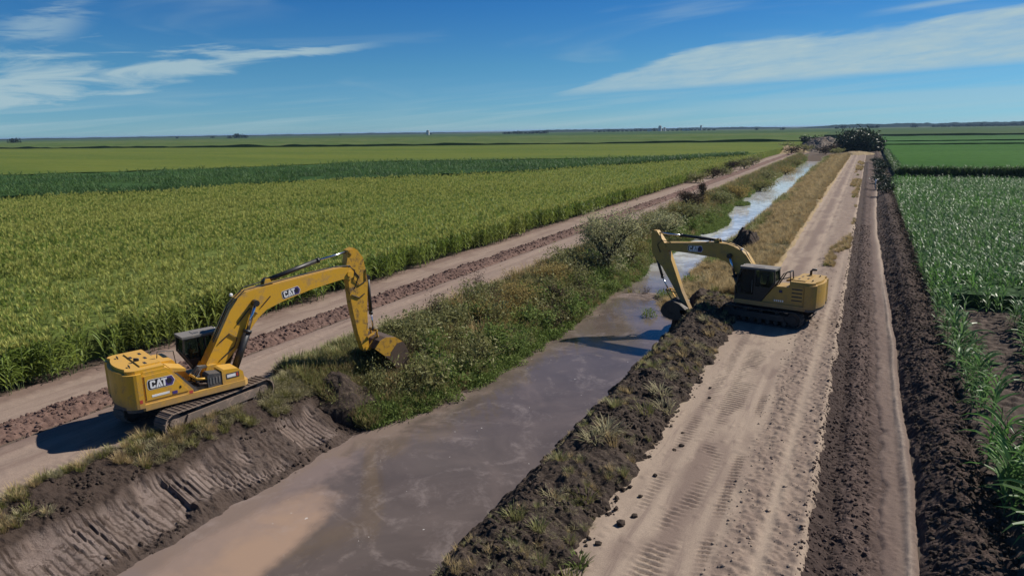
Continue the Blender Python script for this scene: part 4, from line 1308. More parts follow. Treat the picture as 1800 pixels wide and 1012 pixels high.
# ------------------------------------------------------------------ crops and vegetation
MAT['corn_l'] = leaf('corn_leaf_tall', (0.135, 0.208, 0.036), (0.230, 0.288, 0.058), (0.250, 0.283, 0.066), trans=0.45, spec=0.2)
MAT['corn_dark'] = leaf('corn_leaf_dark', (0.050, 0.115, 0.034), (0.100, 0.170, 0.050), (0.045, 0.095, 0.030), trans=0.4, spec=0.2, obj_var=0.6)
MAT['tassel'] = leaf('tassel', (0.36, 0.375, 0.10), (0.46, 0.455, 0.14), trans=0.35, rough=0.8, spec=0.1)
MAT['corn_r'] = leaf('corn_leaf_young', (0.075, 0.170, 0.048), (0.145, 0.240, 0.088), (0.105, 0.235, 0.048), trans=0.4, rough=0.45, spec=0.42)
MAT['stalk'] = leaf('stalk', (0.07, 0.11, 0.035), (0.10, 0.13, 0.05), trans=0.0, rough=0.6)
MAT['weed'] = leaf('weed_leaf', (0.125, 0.185, 0.045), (0.195, 0.250, 0.075), trans=0.35, rough=0.7, spec=0.12)
MAT['olive'] = leaf('shrub_leaf', (0.185, 0.195, 0.072), (0.27, 0.26, 0.11), trans=0.35, spec=0.2)
MAT['dry'] = leaf('dry_grass', (0.34, 0.255, 0.125), (0.46, 0.36, 0.195), trans=0.35, rough=0.8, spec=0.15)
MAT['pale'] = leaf('pale_grass', (0.26, 0.24, 0.135), (0.38, 0.34, 0.205), trans=0.35, rough=0.8, spec=0.15)
MAT['yellowish'] = leaf('yellow_green_grass', (0.17, 0.175, 0.05), (0.25, 0.235, 0.085), trans=0.3, rough=0.7, spec=0.2)
MAT['rust'] = leaf('rusty_shrub', (0.28, 0.215, 0.072), (0.37, 0.285, 0.11), trans=0.35, rough=0.8, spec=0.1)
MAT['deadbrown'] = leaf('dead_brush', (0.075, 0.055, 0.038), (0.12, 0.09, 0.06), trans=0.1, rough=0.9, spec=0.05)
MAT['bark'] = dirt('bark', (0.085, 0.068, 0.052), (0.055, 0.045, 0.036), big=2.0, fine=9.0)


class Soup:
    """vertex / face lists with material slots"""
    def __init__(self):
        self.v, self.f, self.mi = [], [], []

    def quad(self, a, b, c, d, mi=0):
        n = len(self.v)
        self.v += [a, b, c, d]; self.f.append((n, n + 1, n + 2, n + 3)); self.mi.append(mi)

    def blade(self, p, az, elev, L, w, droop, seg=3, mi=0, fold=0.0, roll=0.0):
        """arching strip leaf"""
        ca, sa = math.cos(az), math.sin(az)
        x, z = 0.0, 0.0
        a = elev
        n0 = len(self.v)
        for k in range(seg + 1):
            u = k / seg
            ww = w * (0.55 + 0.9 * u if u < 0.4 else 0.91 * (1 - ((u - 0.4) / 0.6) ** 1.6) + 0.03) * 0.5
            sx, sy = -sa, ca
            cx, cy, cz = p[0] + ca * x, p[1] + sa * x, p[2] + z
            tz = roll * ww
            self.v.append((cx + sx * ww, cy + sy * ww, cz + tz + fold * ww))
            if fold: self.v.append((cx, cy, cz - fold * ww))
            self.v.append((cx - sx * ww, cy - sy * ww, cz - tz + fold * ww))
            x += math.cos(a) * L / seg; z += math.sin(a) * L / seg
            a -= droop / seg * (0.5 + u)
        st = 3 if fold else 2
        for k in range(seg):
            b = n0 + k * st
            for q in range(st - 1):
                self.f.append((b + q, b + q + 1, b + st + q + 1, b + st + q)); self.mi.append(mi)

    def stick(self, a, b, r0, r1, mi=0, n=4):
        A, B_ = Vector(a), Vector(b)
        d = (B_ - A).normalized()
        u = d.cross(Vector((0, 0, 1)) if abs(d.z) < 0.9 else Vector((1, 0, 0))).normalized(); v = d.cross(u)
        n0 = len(self.v)
        for P, r in ((A, r0), (B_, r1)):
            for k in range(n):
                q = P + (u * math.cos(2 * math.pi * k / n) + v * math.sin(2 * math.pi * k / n)) * r
                self.v.append(tuple(q))
        for k in range(n):
            self.f.append((n0 + k, n0 + (k + 1) % n, n0 + n + (k + 1) % n, n0 + n + k)); self.mi.append(mi)

    def card(self, c, size, mi=0, flat=0.0, asp=1.0):
        """one small leaf-sized face with a random tilt"""
        d = Vector((random.gauss(0, 1), random.gauss(0, 1), random.gauss(0, 1) * (1 - flat) + flat * 1.5)).normalized()
        u = d.cross(Vector((random.gauss(0, 1), random.gauss(0, 1), random.gauss(0, 1)))).normalized(); v = d.cross(u)
        c = Vector(c); s = size * (0.6 + 0.8 * random.random()) * 0.5
        self.quad(tuple(c - u * s * asp), tuple(c + v * s * 0.45), tuple(c + u * s * asp), tuple(c - v * s * 0.45), mi)

    def mesh(self, name, mats, smooth=False):
        return mesh_from(name, self.v, self.f, mats, self.mi, smooth)


def corn_soup(h, nl, seed, tassel=True, seg=3, wid=0.085, fold=0.0, leaves=True, spread=1.0):
    rs = random.getstate(); random.seed(seed)
    s = Soup()
    s.stick((0, 0, -0.05), (random.uniform(-0.06, 0.06), random.uniform(-0.06, 0.06), h * 0.92), 0.016, 0.008, 1)
    if leaves:
        a0 = random.uniform(0, 6.28)
        for k in range(nl):
            z = h * (0.10 + 0.80 * k / nl)
            az_ = a0 + math.pi * k + random.gauss(0, 0.5)
            L = h * random.uniform(0.30, 0.42) * spread * (0.75 + 0.5 * math.sin(math.pi * (k + 1) / (nl + 1)))
            s.blade((0, 0, z), az_, random.uniform(0.75, 1.2), L, wid * random.uniform(0.8, 1.2), random.uniform(1.2, 2.4), seg, 0, fold, random.uniform(-0.4, 0.4))
    if tassel:
        for k in range(11):
            az_ = random.uniform(0, 6.28)
            s.blade((0, 0, h * 0.90), az_, random.uniform(0.9, 1.5), 0.38 * random.uniform(0.7, 1.2), 0.042, random.uniform(0.2, 1.0), 2, 2)
    random.setstate(rs)
    return s


def scatter(name, pts, rotz, scl, idx, protos, label, cat, tilt=0.0, kind='stuff'):
    """one stuff object that instances the prototype plants on many points"""
    n = len(pts)
    me = bpy.data.meshes.new(name)
    me.vertices.add(n)
    me.vertices.foreach_set('co', np.ascontiguousarray(pts, dtype=np.float32).ravel())
    rot = np.zeros((n, 3), np.float32)
    rot[:, 2] = rotz
    if tilt:
        rot[:, 0] = RNG.normal(0, tilt, n); rot[:, 1] = RNG.normal(0, tilt, n)
    a = me.attributes.new('rot', 'FLOAT_VECTOR', 'POINT'); a.data.foreach_set('vector', rot.ravel())
    a = me.attributes.new('scl', 'FLOAT', 'POINT'); a.data.foreach_set('value', np.ascontiguousarray(scl, dtype=np.float32))
    a = me.attributes.new('pick', 'INT', 'POINT'); a.data.foreach_set('value', np.ascontiguousarray(idx, dtype=np.int32))
    o = link(bpy.data.objects.new(name, me))
    ng = bpy.data.node_groups.new(name + '_nodes', 'GeometryNodeTree')
    ng.interface.new_socket('Geometry', in_out='INPUT', socket_type='NodeSocketGeometry')
    ng.interface.new_socket('Geometry', in_out='OUTPUT', socket_type='NodeSocketGeometry')
    gi = ng.nodes.new('NodeGroupInput'); go = ng.nodes.new('NodeGroupOutput')
    inst = ng.nodes.new('GeometryNodeInstanceOnPoints')
    join = ng.nodes.new('GeometryNodeJoinGeometry')
    for p_ in protos:
        oi = ng.nodes.new('GeometryNodeObjectInfo')
        oi.inputs['Object'].default_value = p_
        oi.inputs['As Instance'].default_value = True
        oi.transform_space = 'ORIGINAL'
        ng.links.new(oi.outputs['Geometry'], join.inputs[0])
    def attr(nm, typ):
        nd = ng.nodes.new('GeometryNodeInputNamedAttribute'); nd.data_type = typ
        nd.inputs['Name'].default_value = nm
        return nd.outputs['Attribute']
    ng.links.new(gi.outputs[0], inst.inputs['Points'])
    ng.links.new(join.outputs[0], inst.inputs['Instance'])
    inst.inputs['Pick Instance'].default_value = True
    ng.links.new(attr('pick', 'INT'), inst.inputs['Instance Index'])
    ng.links.new(attr('rot', 'FLOAT_VECTOR'), inst.inputs['Rotation'])
    ng.links.new(attr('scl', 'FLOAT'), inst.inputs['Scale'])
    ng.links.new(inst.outputs[0], go.inputs[0])
    md = o.modifiers.new('scatter', 'NODES'); md.node_group = ng
    return tag(o, label, cat, None, kind)


CR = np.array(cam_rot)


def in_view(P, margin=0.12):
    d = (np.asarray(P) - np.array([0, 0, CAM_H])) @ CR
    z = -d[:, 2]
    return (z > 1) & (np.abs(d[:, 0] / np.maximum(z, 1e-6)) < 0.738 + margin) & (np.abs(d[:, 1] / np.maximum(z, 1e-6)) < 0.415 + margin)


# ---- left field outline (world metres), from its edge by the track to the far strips
P1 = np.array([(-330, 5), (-230, 32), (-165, 50), (-120.9, 61.5), (-106.5, 76.6), (-100, 105), (-71.5, 142), (-53, 193), (-33.2, 250)])
P2 = np.array([(-520, 20), (-360, 55), (-260, 78), (-191, 98), (-157.6, 138), (-140, 178), (-100, 199), (-59, 217), (-33.2, 262)])


def poly_x(P, y):
    return np.interp(y, P[:, 1], P[:, 0])


def fieldgrid(name, A, B, nu, nv, h, amp, sc, mat, label, seed, oct=4, skirt=True):
    """crop canopy slab between polylines A (near) and B (far): rough top, vertical sides down to the soil"""
    A, B = np.asarray(A, float), np.asarray(B, float)
    def res(P, n):
        d = np.r_[0, np.cumsum(np.hypot(*np.diff(P, axis=0).T))]
        t_ = np.linspace(0, d[-1], n)
        return np.stack([np.interp(t_, d, P[:, 0]), np.interp(t_, d, P[:, 1])], -1)
    a, b = res(A, nu), res(B, nu)
    tv = np.linspace(0, 1, nv) ** 1.25
    X = a[None, :, 0] * (1 - tv[:, None]) + b[None, :, 0] * tv[:, None]
    Y = a[None, :, 1] * (1 - tv[:, None]) + b[None, :, 1] * tv[:, None]
    Z = h + amp * (fbm(X * sc, Y * sc, seed, oct) - 0.5) * 2
    if skirt:
        X = np.pad(X, 1, 'edge'); Y = np.pad(Y, 1, 'edge'); Z = np.pad(Z, 1, constant_values=-0.05)
    ny, nx = X.shape
    V = np.stack([X, Y, Z], -1).reshape(-1, 3)
    i = np.arange(ny - 1)[:, None] * nx + np.arange(nx - 1)[None, :]
    Q = np.stack([i, i + 1, i + 1 + nx, i + nx], -1).reshape(-1, 4)
    o = link(bpy.data.objects.new(name, mesh_np(name, V, Q, mat, False)))
    return tag(o, label, 'crop field', None, 'stuff')


def canopy_mat(name, a, b_, c, big=0.03, fine=1.2, streak=None, bump=0.6):
    m, t, b, out = mat_new(name)
    p = t.pos()
    if streak:
        mp = t.n('ShaderNodeMapping'); mp.inputs['Scale'].default_value = streak; t.set(mp.inputs[0], p); pb = mp.outputs[0]
    else:
        pb = p
    n1 = t.noise(pb, big, 5.0, 0.6, 0.5)
    n2 = t.noise(p, fine, 5.0, 0.75)
    c1 = t.mix(t.ss(n1, 0.35, 0.65), a, b_)
    c1 = t.mix(t.m('MULTIPLY', t.ss(n2, 0.45, 0.7), 0.8), c1, c)
    t.set(b.inputs['Base Color'], c1)
    b.inputs['Roughness'].default_value = 0.9
    b.inputs['Specular IOR Level'].default_value = 0.03
    bp = t.n('ShaderNodeBump'); bp.inputs['Strength'].default_value = bump; bp.inputs['Distance'].default_value = 0.3
    t.set(bp.inputs['Height'], n2); t.t.links.new(bp.outputs[0], b.inputs['Normal'])
    return m


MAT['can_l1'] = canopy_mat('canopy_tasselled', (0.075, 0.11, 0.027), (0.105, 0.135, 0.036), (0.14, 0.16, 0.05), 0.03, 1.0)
MAT['can_l2'] = canopy_mat('canopy_dark_strip', (0.030, 0.068, 0.022), (0.045, 0.090, 0.030), (0.022, 0.045, 0.016), 0.05, 0.8)
MAT['can_l3'] = canopy_mat('canopy_yellowing', (0.105, 0.130, 0.026), (0.070, 0.105, 0.022), (0.125, 0.145, 0.035), 0.02, 0.5, (0.35, 1.6, 1))
MAT['can_l4'] = canopy_mat('canopy_pale', (0.065, 0.105, 0.030), (0.090, 0.115, 0.040), (0.055, 0.09, 0.025), 0.006, 0.1, (0.3, 1.5, 1))
MAT['can_l5'] = canopy_mat('canopy_far', (0.035, 0.070, 0.022), (0.060, 0.090, 0.032), (0.035, 0.06, 0.02), 0.002, 0.03, (0.25, 2.0, 1))
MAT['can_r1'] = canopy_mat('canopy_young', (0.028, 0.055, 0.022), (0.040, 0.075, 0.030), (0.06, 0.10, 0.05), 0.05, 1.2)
MAT['can_r2'] = canopy_mat('canopy_bright', (0.032, 0.090, 0.016), (0.045, 0.110, 0.022), (0.028, 0.070, 0.014), 0.02, 0.5, (0.4, 1.5, 1))
MAT['can_r3'] = canopy_mat('canopy_bright_far', (0.045, 0.110, 0.028), (0.035, 0.085, 0.020), (0.06, 0.12, 0.04), 0.008, 0.1, (0.3, 1.5, 1))

yy = np.concatenate([[5, 20, 40], np.arange(60, 262, 20)])
edgeL = np.stack([np.full(9, -34.1), np.linspace(2, 252, 9)], -1)
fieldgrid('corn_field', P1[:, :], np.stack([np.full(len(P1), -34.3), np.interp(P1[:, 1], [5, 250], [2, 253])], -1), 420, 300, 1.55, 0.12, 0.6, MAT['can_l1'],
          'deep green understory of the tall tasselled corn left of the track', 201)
fieldgrid('corn_field', P1 + [[0, 1.0]], P2, 420, 130, 2.0, 0.42, 0.22, MAT['can_l2'], 'dark green strip of shorter crop crossing the left field', 202, 6)
P3 = np.array([(-1500, 250), (-675, 350), (-317, 375), (-69, 440), (-30, 450)])
fieldgrid('corn_field', P2 + [[0, 1.5]], P3, 400, 220, 2.2, 0.22, 0.12, MAT['can_l3'], 'yellowing corn field beyond the dark strip on the left', 203, 6)
fieldgrid('corn_field', P3 + [[0, 26]], [(-3500, 900), (-1500, 950), (-600, 980), (-45, 1000)], 200, 60, 3.0, 1.4, 0.05, MAT['can_l4'], 'pale green far field behind a dark crop edge on the left', 204)
fieldgrid('corn_field', [(-4200, 900), (-1500, 1010), (-600, 1040), (-45, 1070)], [(-9000, 2400), (-4000, 2500), (-1500, 2500), (-60, 2500)], 160, 40, 2.2, 0.5, 0.02, MAT['can_l5'], 'hazy green fields near the left horizon', 205)
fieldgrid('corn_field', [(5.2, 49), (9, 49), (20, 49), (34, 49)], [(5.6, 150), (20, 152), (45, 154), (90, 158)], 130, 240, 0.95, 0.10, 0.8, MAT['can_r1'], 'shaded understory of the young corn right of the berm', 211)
fieldgrid('corn_field', [(6.5, 171), (40, 176), (100, 184), (180, 194)], [(6, 372), (60, 380), (150, 395), (320, 420)], 260, 190, 1.9, 0.16, 0.5, MAT['can_r2'], 'bright green field behind the dark hedge-like edge on the right', 212, 5)
fieldgrid('corn_field', [(6, 392), (60, 399), (150, 412), (320, 440)], [(6, 440), (60, 447), (150, 462), (420, 500)], 120, 30, 2.0, 0.2, 0.2, MAT['can_r3'], 'light green strip field on the right, second beyond the gap', 213)
fieldgrid('corn_field', [(6, 462), (60, 469), (150, 486), (420, 525)], [(6, 640), (100, 650), (300, 690), (700, 760)], 120, 40, 2.2, 0.3, 0.1, MAT['can_r3'], 'light green strip field on the right, third beyond the gap', 214)
fieldgrid('corn_field', [(-40, 700), (100, 700), (400, 760), (900, 840)], [(-60, 2200), (400, 2250), (1200, 2350), (2600, 2500)], 120, 40, 3.0, 0.4, 0.03, MAT['can_l5'], 'dull green fields near the right horizon', 215)

# ---- corn plants ---------------------------------------------------------
tall_mats = [MAT['corn_l'], MAT['stalk'], MAT['tassel']]
dark_mats = [MAT['corn_dark'], MAT['stalk'], MAT['tassel']]
young_mats = [MAT['corn_r'], MAT['stalk'], MAT['tassel']]
TALL = [corn_soup(2.25 + 0.15 * (k % 3 - 1), 11, 300 + k, True).mesh('corn_plant', tall_mats) for k in range(5)]
YOUNG = [corn_soup(1.65 + 0.15 * (k % 3 - 1), 10, 340 + k, False, 3, 0.085, spread=1.05).mesh('corn_plant', young_mats) for k in range(5)]
STALK_T = [corn_soup(2.25, 0, 360 + k, True, leaves=False).mesh('corn_plant', tall_mats) for k in range(3)]
STALK_Y = [corn_soup(1.45, 0, 370 + k, False, leaves=False).mesh('corn_plant', young_mats) for k in range(3)]


def leaf_mesh(seed, L, w, elev, droop, mat):
    s = Soup(); s.blade((0, 0, 0), 0, elev, L, w, droop, 5, 0, 0.35, 0.1)
    return s.mesh('leaf', [mat])


LEAF_T = [leaf_mesh(k, 0.72 + 0.06 * k, 0.085, 1.1 - 0.08 * k, 1.7 + 0.25 * k, MAT['corn_l']) for k in range(4)]
LEAF_Y = [leaf_mesh(k, 0.58 + 0.07 * k, 0.080, 1.2 - 0.08 * k, 1.4 + 0.35 * k, MAT['corn_r']) for k in range(4)]


def plant_with_leaves(x, y, z, stalks, leaves, h0, nl, label, group, sc):
    o = link(bpy.data.objects.new('corn_plant', random.choice(stalks)))
    o.location = (x, y, z); o.rotation_euler = (random.gauss(0, 0.06), random.gauss(0, 0.06), random.uniform(0, 6.28)); o.scale = (sc,) * 3
    tag(o, label, 'corn plant', group)
    a0 = random.uniform(0, 6.28)
    for k in range(nl):
        lf = link(bpy.data.objects.new('leaf', random.choice(leaves)), o)
        lf.location = (0, 0, h0 * (0.12 + 0.78 * k / nl))
        lf.rotation_euler = (random.gauss(0, 0.15), random.gauss(0, 0.12), a0 + math.pi * k + random.gauss(0, 0.45))
        s_ = (1.3 if sc > 1.1 else 1.0) * random.uniform(0.75, 1.15) * (0.8 + 0.4 * math.sin(math.pi * (k + 1) / (nl + 1)))
        lf.scale = (s_,) * 3
    return o


def plant(x, y, z, meshes, label, group, sc):
    o = link(bpy.data.objects.new('corn_plant', random.choice(meshes)))
    o.location = (x, y, z); o.rotation_euler = (random.gauss(0, 0.07), random.gauss(0, 0.07), random.uniform(0, 6.28)); o.scale = (sc,) * 3
    return tag(o, label, 'corn plant', group)


# right: rows run across the view, thin and gappy near the camera
rows = []
y_ = 19.2
while y_ < 150:
    x_ = 4.35 + 0.25 * random.random()
    while x_ < 4.5 + y_ * 0.32 + 2:
        if y_ < 21.5: pr = 0.12 if x_ < 5.0 else 0.60
        elif y_ < 26.5: pr = 0.60 if x_ < 9 else 0.8
        elif y_ < 31: pr = 0.15 if x_ < 5.0 else 0.02
        elif y_ < 34: pr = 0.45 if x_ < 5.3 else (0.40 if 7.6 < x_ < 9.3 else 0.03)
        elif y_ < 40: pr = 0.65 if x_ < 5.3 else (0.75 if 7.3 < x_ < 8.5 else 0.03)
        elif y_ < 47: pr = 0.65 if x_ < 5.1 else (0.03 if x_ < 7.8 else 0.5)
        elif y_ < 52: pr = 0.7 if x_ < 5.2 else 0.25
        else: pr = 0.96
        if random.random() < pr:
            rows.append((x_ + random.gauss(0, 0.05), y_ + random.gauss(0, 0.08)))
        x_ += 0.24 * (1 if y_ < 60 else 1.25)
    y_ += 0.75 if y_ < 60 else 0.62
rows = np.array(rows)
P = np.c_[rows, np.full(len(rows), 0.9)]
rows = rows[in_view(P, 0.10)]
dist = np.hypot(rows[:, 0], rows[:, 1])
rows = rows[np.argsort(dist)]
LBL_R = 'young green corn plant without tassel in the thin front rows right of the berm'
GRP_R = 'corn plants in the front rows of the right field'
protoY = []
for i, (x, y) in enumerate(rows[:190]):
    z = 0.05
    lean = 1.0 + 0.16 * random.gauss(0, 1)
    if i < 150:
        plant_with_leaves(x, y, z, STALK_Y, LEAF_Y, 1.40, 11, LBL_R, GRP_R, max(0.75, (1.20 if y < 26.5 else 0.98) * lean))
    else:
        k = len(protoY)
        o = plant(x, y, z, YOUNG if k >= 5 else [YOUNG[k]], LBL_R, GRP_R, max(0.6, lean))
        protoY.append(o)
rest = rows[190:]
n = len(rest)
scatter('corn_crop', np.c_[rest, np.full(n, 0.0)], RNG.uniform(0, 6.28, n), RNG.normal(1.0, 0.12, n).clip(0.65, 1.3), RNG.integers(0, 5, n), protoY[:5],
        'rest of the grey-green young corn standing dense right of the berm', 'corn', 0.08)

# left: tall tasselled corn, dense, thinning only in detail with distance
pts = []
for (ya, yb, dens) in ((6, 60, 5.0), (60, 110, 3.6), (110, 262, 2.0)):
    n = int((yb - ya) * 240 * dens)
    X = RNG.uniform(-273, -33.0, n); Y = RNG.uniform(ya, yb, n)
    k = X > poly_x(P1, Y)
    pts.append(np.c_[X[k], Y[k]])
    n2 = int((yb - ya) * (3.6 if ya < 100 else 2.4))
    for r in range(3):
        pts.append(np.c_[-32.55 - 0.5 * r + RNG.normal(0, 0.16, n2) + 0.0 * r, RNG.uniform(ya, yb, n2)])
pts = np.concatenate(pts)
edge_w = 1.3 * (fbm(pts[:, 1] * 0.5, pts[:, 1] * 0, 402, 4) - 0.45)
pts[:, 0] -= np.where(pts[:, 0] > -35, edge_w, 0)
P = np.c_[pts, np.full(len(pts), 1.5)]
pts = pts[in_view(P, 0.08)]
d = np.hypot(pts[:, 0], pts[:, 1])
gap = fbm(pts[:, 0] * 0.5, pts[:, 1] * 0.5, 401, 3) > 0.27
far_ok = (d < 130) | (RNG.random(len(d)) < 130 / d)
pts = pts[gap & far_ok]
front = np.where(pts[:, 0] > -34.2)[0]
front = front[np.argsort(np.hypot(pts[front, 0], pts[front, 1]))][:107]
LBL_L = 'tall tasselled corn plant in the outermost row left of the dirt track'
GRP_L = 'corn plants along the outer row of the left field'
protoT = []
for i, q in enumerate(front):
    x, y = pts[q]
    if i >= 60:
        k = len(protoT)
        protoT.append(plant(x, y, 0, TALL if k >= 5 else [TALL[k]], LBL_L, GRP_L, random.uniform(0.86, 1.05)))
    else:
        plant_with_leaves(x, y, 0, STALK_T, LEAF_T, 2.1, 11, LBL_L, GRP_L, random.uniform(0.86, 1.03))
mask = np.ones(len(pts), bool); mask[front] = False
rest = pts[mask]
n = len(rest)
hvar = 0.95 + 0.30 * (fbm(rest[:, 0] * 0.07, rest[:, 1] * 0.07, 403, 4) - 0.5)
dd = np.hypot(rest[:, 0], rest[:, 1])
scatter('corn_crop', np.c_[rest, np.zeros(n)], RNG.uniform(0, 6.28, n), hvar * RNG.normal(1, 0.06, n).clip(0.8, 1.2), RNG.integers(0, 5, n), protoT[:5],
        'rest of the dense tall corn with yellow tassels filling the left field', 'corn', 0.06)
print('corn left', n, 'right', len(rows))

# the dark strip: shorter, greener plants standing on its slab
DARK = [corn_soup(2.2, 9, 380 + k, False, 3, 0.10, spread=1.1).mesh('corn_plant', dark_mats) for k in range(3)]
n = 26000
tq = RNG.random(n) ** 1.2; ti = RNG.uniform(0.3, len(P1) - 1.15, n)
A_ = np.stack([np.interp(ti, range(len(P1)), P1[:, c]) for c in (0, 1)], -1)
B_ = np.stack([np.interp(ti, range(len(P2)), P2[:, c]) for c in (0, 1)], -1)
q = A_ * (1 - tq[:, None]) + B_ * tq[:, None]
q = q[in_view(np.c_[q, np.full(n, 2.0)], 0.05)]
q = q[fbm(q[:, 0] * 0.05, q[:, 1] * 0.12, 421, 4) > 0.36]
protoD = [plant(q[k, 0], q[k, 1], 0.4, [DARK[k]], 'dark green corn plant in the dark strip across the left field', 'dark corn plants across the left field', 1.0) for k in range(3)]
n = len(q)
scatter('corn_crop', np.c_[q, np.full(n, 0.35)], RNG.uniform(0, 6.28, n), RNG.normal(1.05, 0.12, n).clip(0.7, 1.4), RNG.integers(0, 3, n), protoD,
        'dark green corn standing in the strip across the left field', 'corn', 0.08)

# ragged front of the bright field on the right, and its side towards the ditch
n = 2600
fx = 6.3 + 75 * RNG.random(n) ** 1.1
q = np.c_[fx, 170.6 + (fx - 6.5) * 0.155 + RNG.normal(0.3, 0.5, n)]
q2 = np.c_[5.9 + RNG.normal(0.4, 0.3, 900), RNG.uniform(171, 300, 900)]
q = np.concatenate([q, q2]); n = len(q)
scatter('corn_crop', np.c_[q, np.zeros(n)], RNG.uniform(0, 6.28, n), RNG.normal(0.98, 0.13, n).clip(0.6, 1.35), RNG.integers(0, 3, n), protoD,
        'ragged front rows of the bright green field on the right', 'corn', 0.08)

# ------------------------------------------------------------------ shrubs, tussocks and weeds
def tuft_mesh(seed, mat, n=70, h=0.8, r=0.35, w=0.03, droop=1.4, lean=0.9, seg=3):
    random.seed(seed); s = Soup()
    for k in range(n):
        a = random.uniform(0, 6.28); q = r * math.sqrt(random.random()) * 0.6
        s.blade((q * math.cos(a), q * math.sin(a), -0.05), a + random.gauss(0, 0.7), random.uniform(lean, 1.5), h * random.uniform(0.55, 1.15), w * random.uniform(0.7, 1.3), random.uniform(0.3, droop), seg, 0)
    return s.mesh('grass_tussock', [mat])


def weed_mesh(seed, mat, n=110, h=0.5, r=0.6, size=0.15):
    """low leafy clump: broad leaves over a lumpy mound"""
    random.seed(seed); s = Soup()
    for k in range(n):
        a = random.uniform(0, 6.28); q = r * math.sqrt(random.random())
        top = h * (1 - (q / r) ** 2) * random.uniform(0.35, 1.1) + 0.04
        s.card((q * math.cos(a), q * math.sin(a), top), size, 0, 0.45)
    for k in range(n // 4):
        a = random.uniform(0, 6.28); q = r * math.sqrt(random.random()) * 0.8
        s.blade((q * math.cos(a), q * math.sin(a), 0), a, random.uniform(0.9, 1.5), h * random.uniform(0.7, 1.5), 0.05, random.uniform(0.3, 1.3), 3, 0)
    return s.mesh('weed_clump', [mat])


def shrub_meshes(seed, h=1.5, r=0.9, n=620, size=0.13, stems=9, wisp=0.5):
    """stems (root mesh) and foliage (child mesh) of one bush: leaf clumps strung along branches"""
    random.seed(seed)
    st = Soup(); fo = Soup()
    tips = []
    for k in range(stems):
        a = random.uniform(0, 6.28); el_ = random.uniform(0.6, 1.45)
        L = h * random.uniform(0.7, 1.1)
        p = Vector((random.gauss(0, 0.06), random.gauss(0, 0.06), -0.08))
        d = Vector((math.cos(a) * math.cos(el_) * r / h * 1.3, math.sin(a) * math.cos(el_) * r / h * 1.3, math.sin(el_))).normalized()
        rad = 0.028
        for j in range(4):
            q = p + d * L / 4
            st.stick(p, q, rad, rad * 0.72, 0, 4)
            tips.append((q, 0.12 + 0.16 * r * (0.5 + random.random())))
            if j >= 1:
                for b_ in range(2):
                    dd = (d + Vector((random.gauss(0, 0.6), random.gauss(0, 0.6), random.gauss(0.15, 0.4)))).normalized()
                    q2 = q + dd * L * 0.22
                    st.stick(q, q2, rad * 0.5, rad * 0.25, 0, 3)
                    tips.append((q2, 0.10 + 0.15 * r * (0.5 + random.random())))
            p = q; rad *= 0.72
            d = (d + Vector((random.gauss(0, 0.22), random.gauss(0, 0.22), 0.05))).normalized()
    for k in range(n):
        c, rr = random.choice(tips)
        off = Vector((random.gauss(0, 1), random.gauss(0, 1), random.gauss(0, 0.8))) * rr * 0.75
        q = c + off
        if q.z > 0.02: fo.card(q, size, 0, 0.2, 1.0 + wisp * random.random())
    return st.mesh('shrub_stems', [MAT['bark']]), fo


TUFTS = {}
for nm, mat, kw in (('dry', 'dry', dict(h=0.85, r=0.4)), ('pale', 'pale', dict(h=0.6, r=0.45, droop=2.2, lean=0.6)),
                    ('yellowish', 'yellowish', dict(h=0.55, r=0.4, n=60)), ('green', 'weed', dict(h=0.75, r=0.4, w=0.05, n=60)), ('olive', 'olive', dict(h=0.9, r=0.4, w=0.04))):
    TUFTS[nm] = [tuft_mesh(500 + 10 * len(TUFTS) + k, MAT[mat], **kw) for k in range(3)]
WEEDS = [weed_mesh(560 + k, MAT['weed']) for k in range(4)]
SHRUBS = {}
for nm, mat, kw in (('olive', 'olive', dict(h=1.35, r=1.0)), ('green', 'weed', dict(h=1.2, r=1.0, size=0.15)), ('rust', 'rust', dict(h=1.2, r=0.9, size=0.10)),
                    ('dead', 'deadbrown', dict(h=1.3, r=0.9, size=0.09, n=520)), ('pale', 'pale', dict(h=1.1, r=0.9, size=0.10))):
    SHRUBS[nm] = []
    for k in range(3):
        st, fo = shrub_meshes(600 + 10 * len(SHRUBS) + k, **kw)
        SHRUBS[nm].append((st, fo.mesh('foliage', [MAT[mat]])))
random.seed(99)


def shrub(kind, x, y, z, sc, label, group=None, sz=1.0, name='shrub', cat='shrub'):
    st, fo = random.choice(SHRUBS[kind])
    o = link(bpy.data.objects.new(name, st))
    o.location = (x, y, z); o.rotation_euler = (0, 0, random.uniform(0, 6.28)); o.scale = (sc, sc, sc * sz)
    f = link(bpy.data.objects.new('foliage', fo), o)
    return tag(o, label, cat, group)


def simple(name, me, x, y, z, sc, label, cat, group=None, sz=1.0):
    o = link(bpy.data.objects.new(name, me))
    o.location = (x, y, z); o.rotation_euler = (random.gauss(0, 0.06), random.gauss(0, 0.06), random.uniform(0, 6.28)); o.scale = (sc, sc, sc * sz)
    return tag(o, label, cat, group)


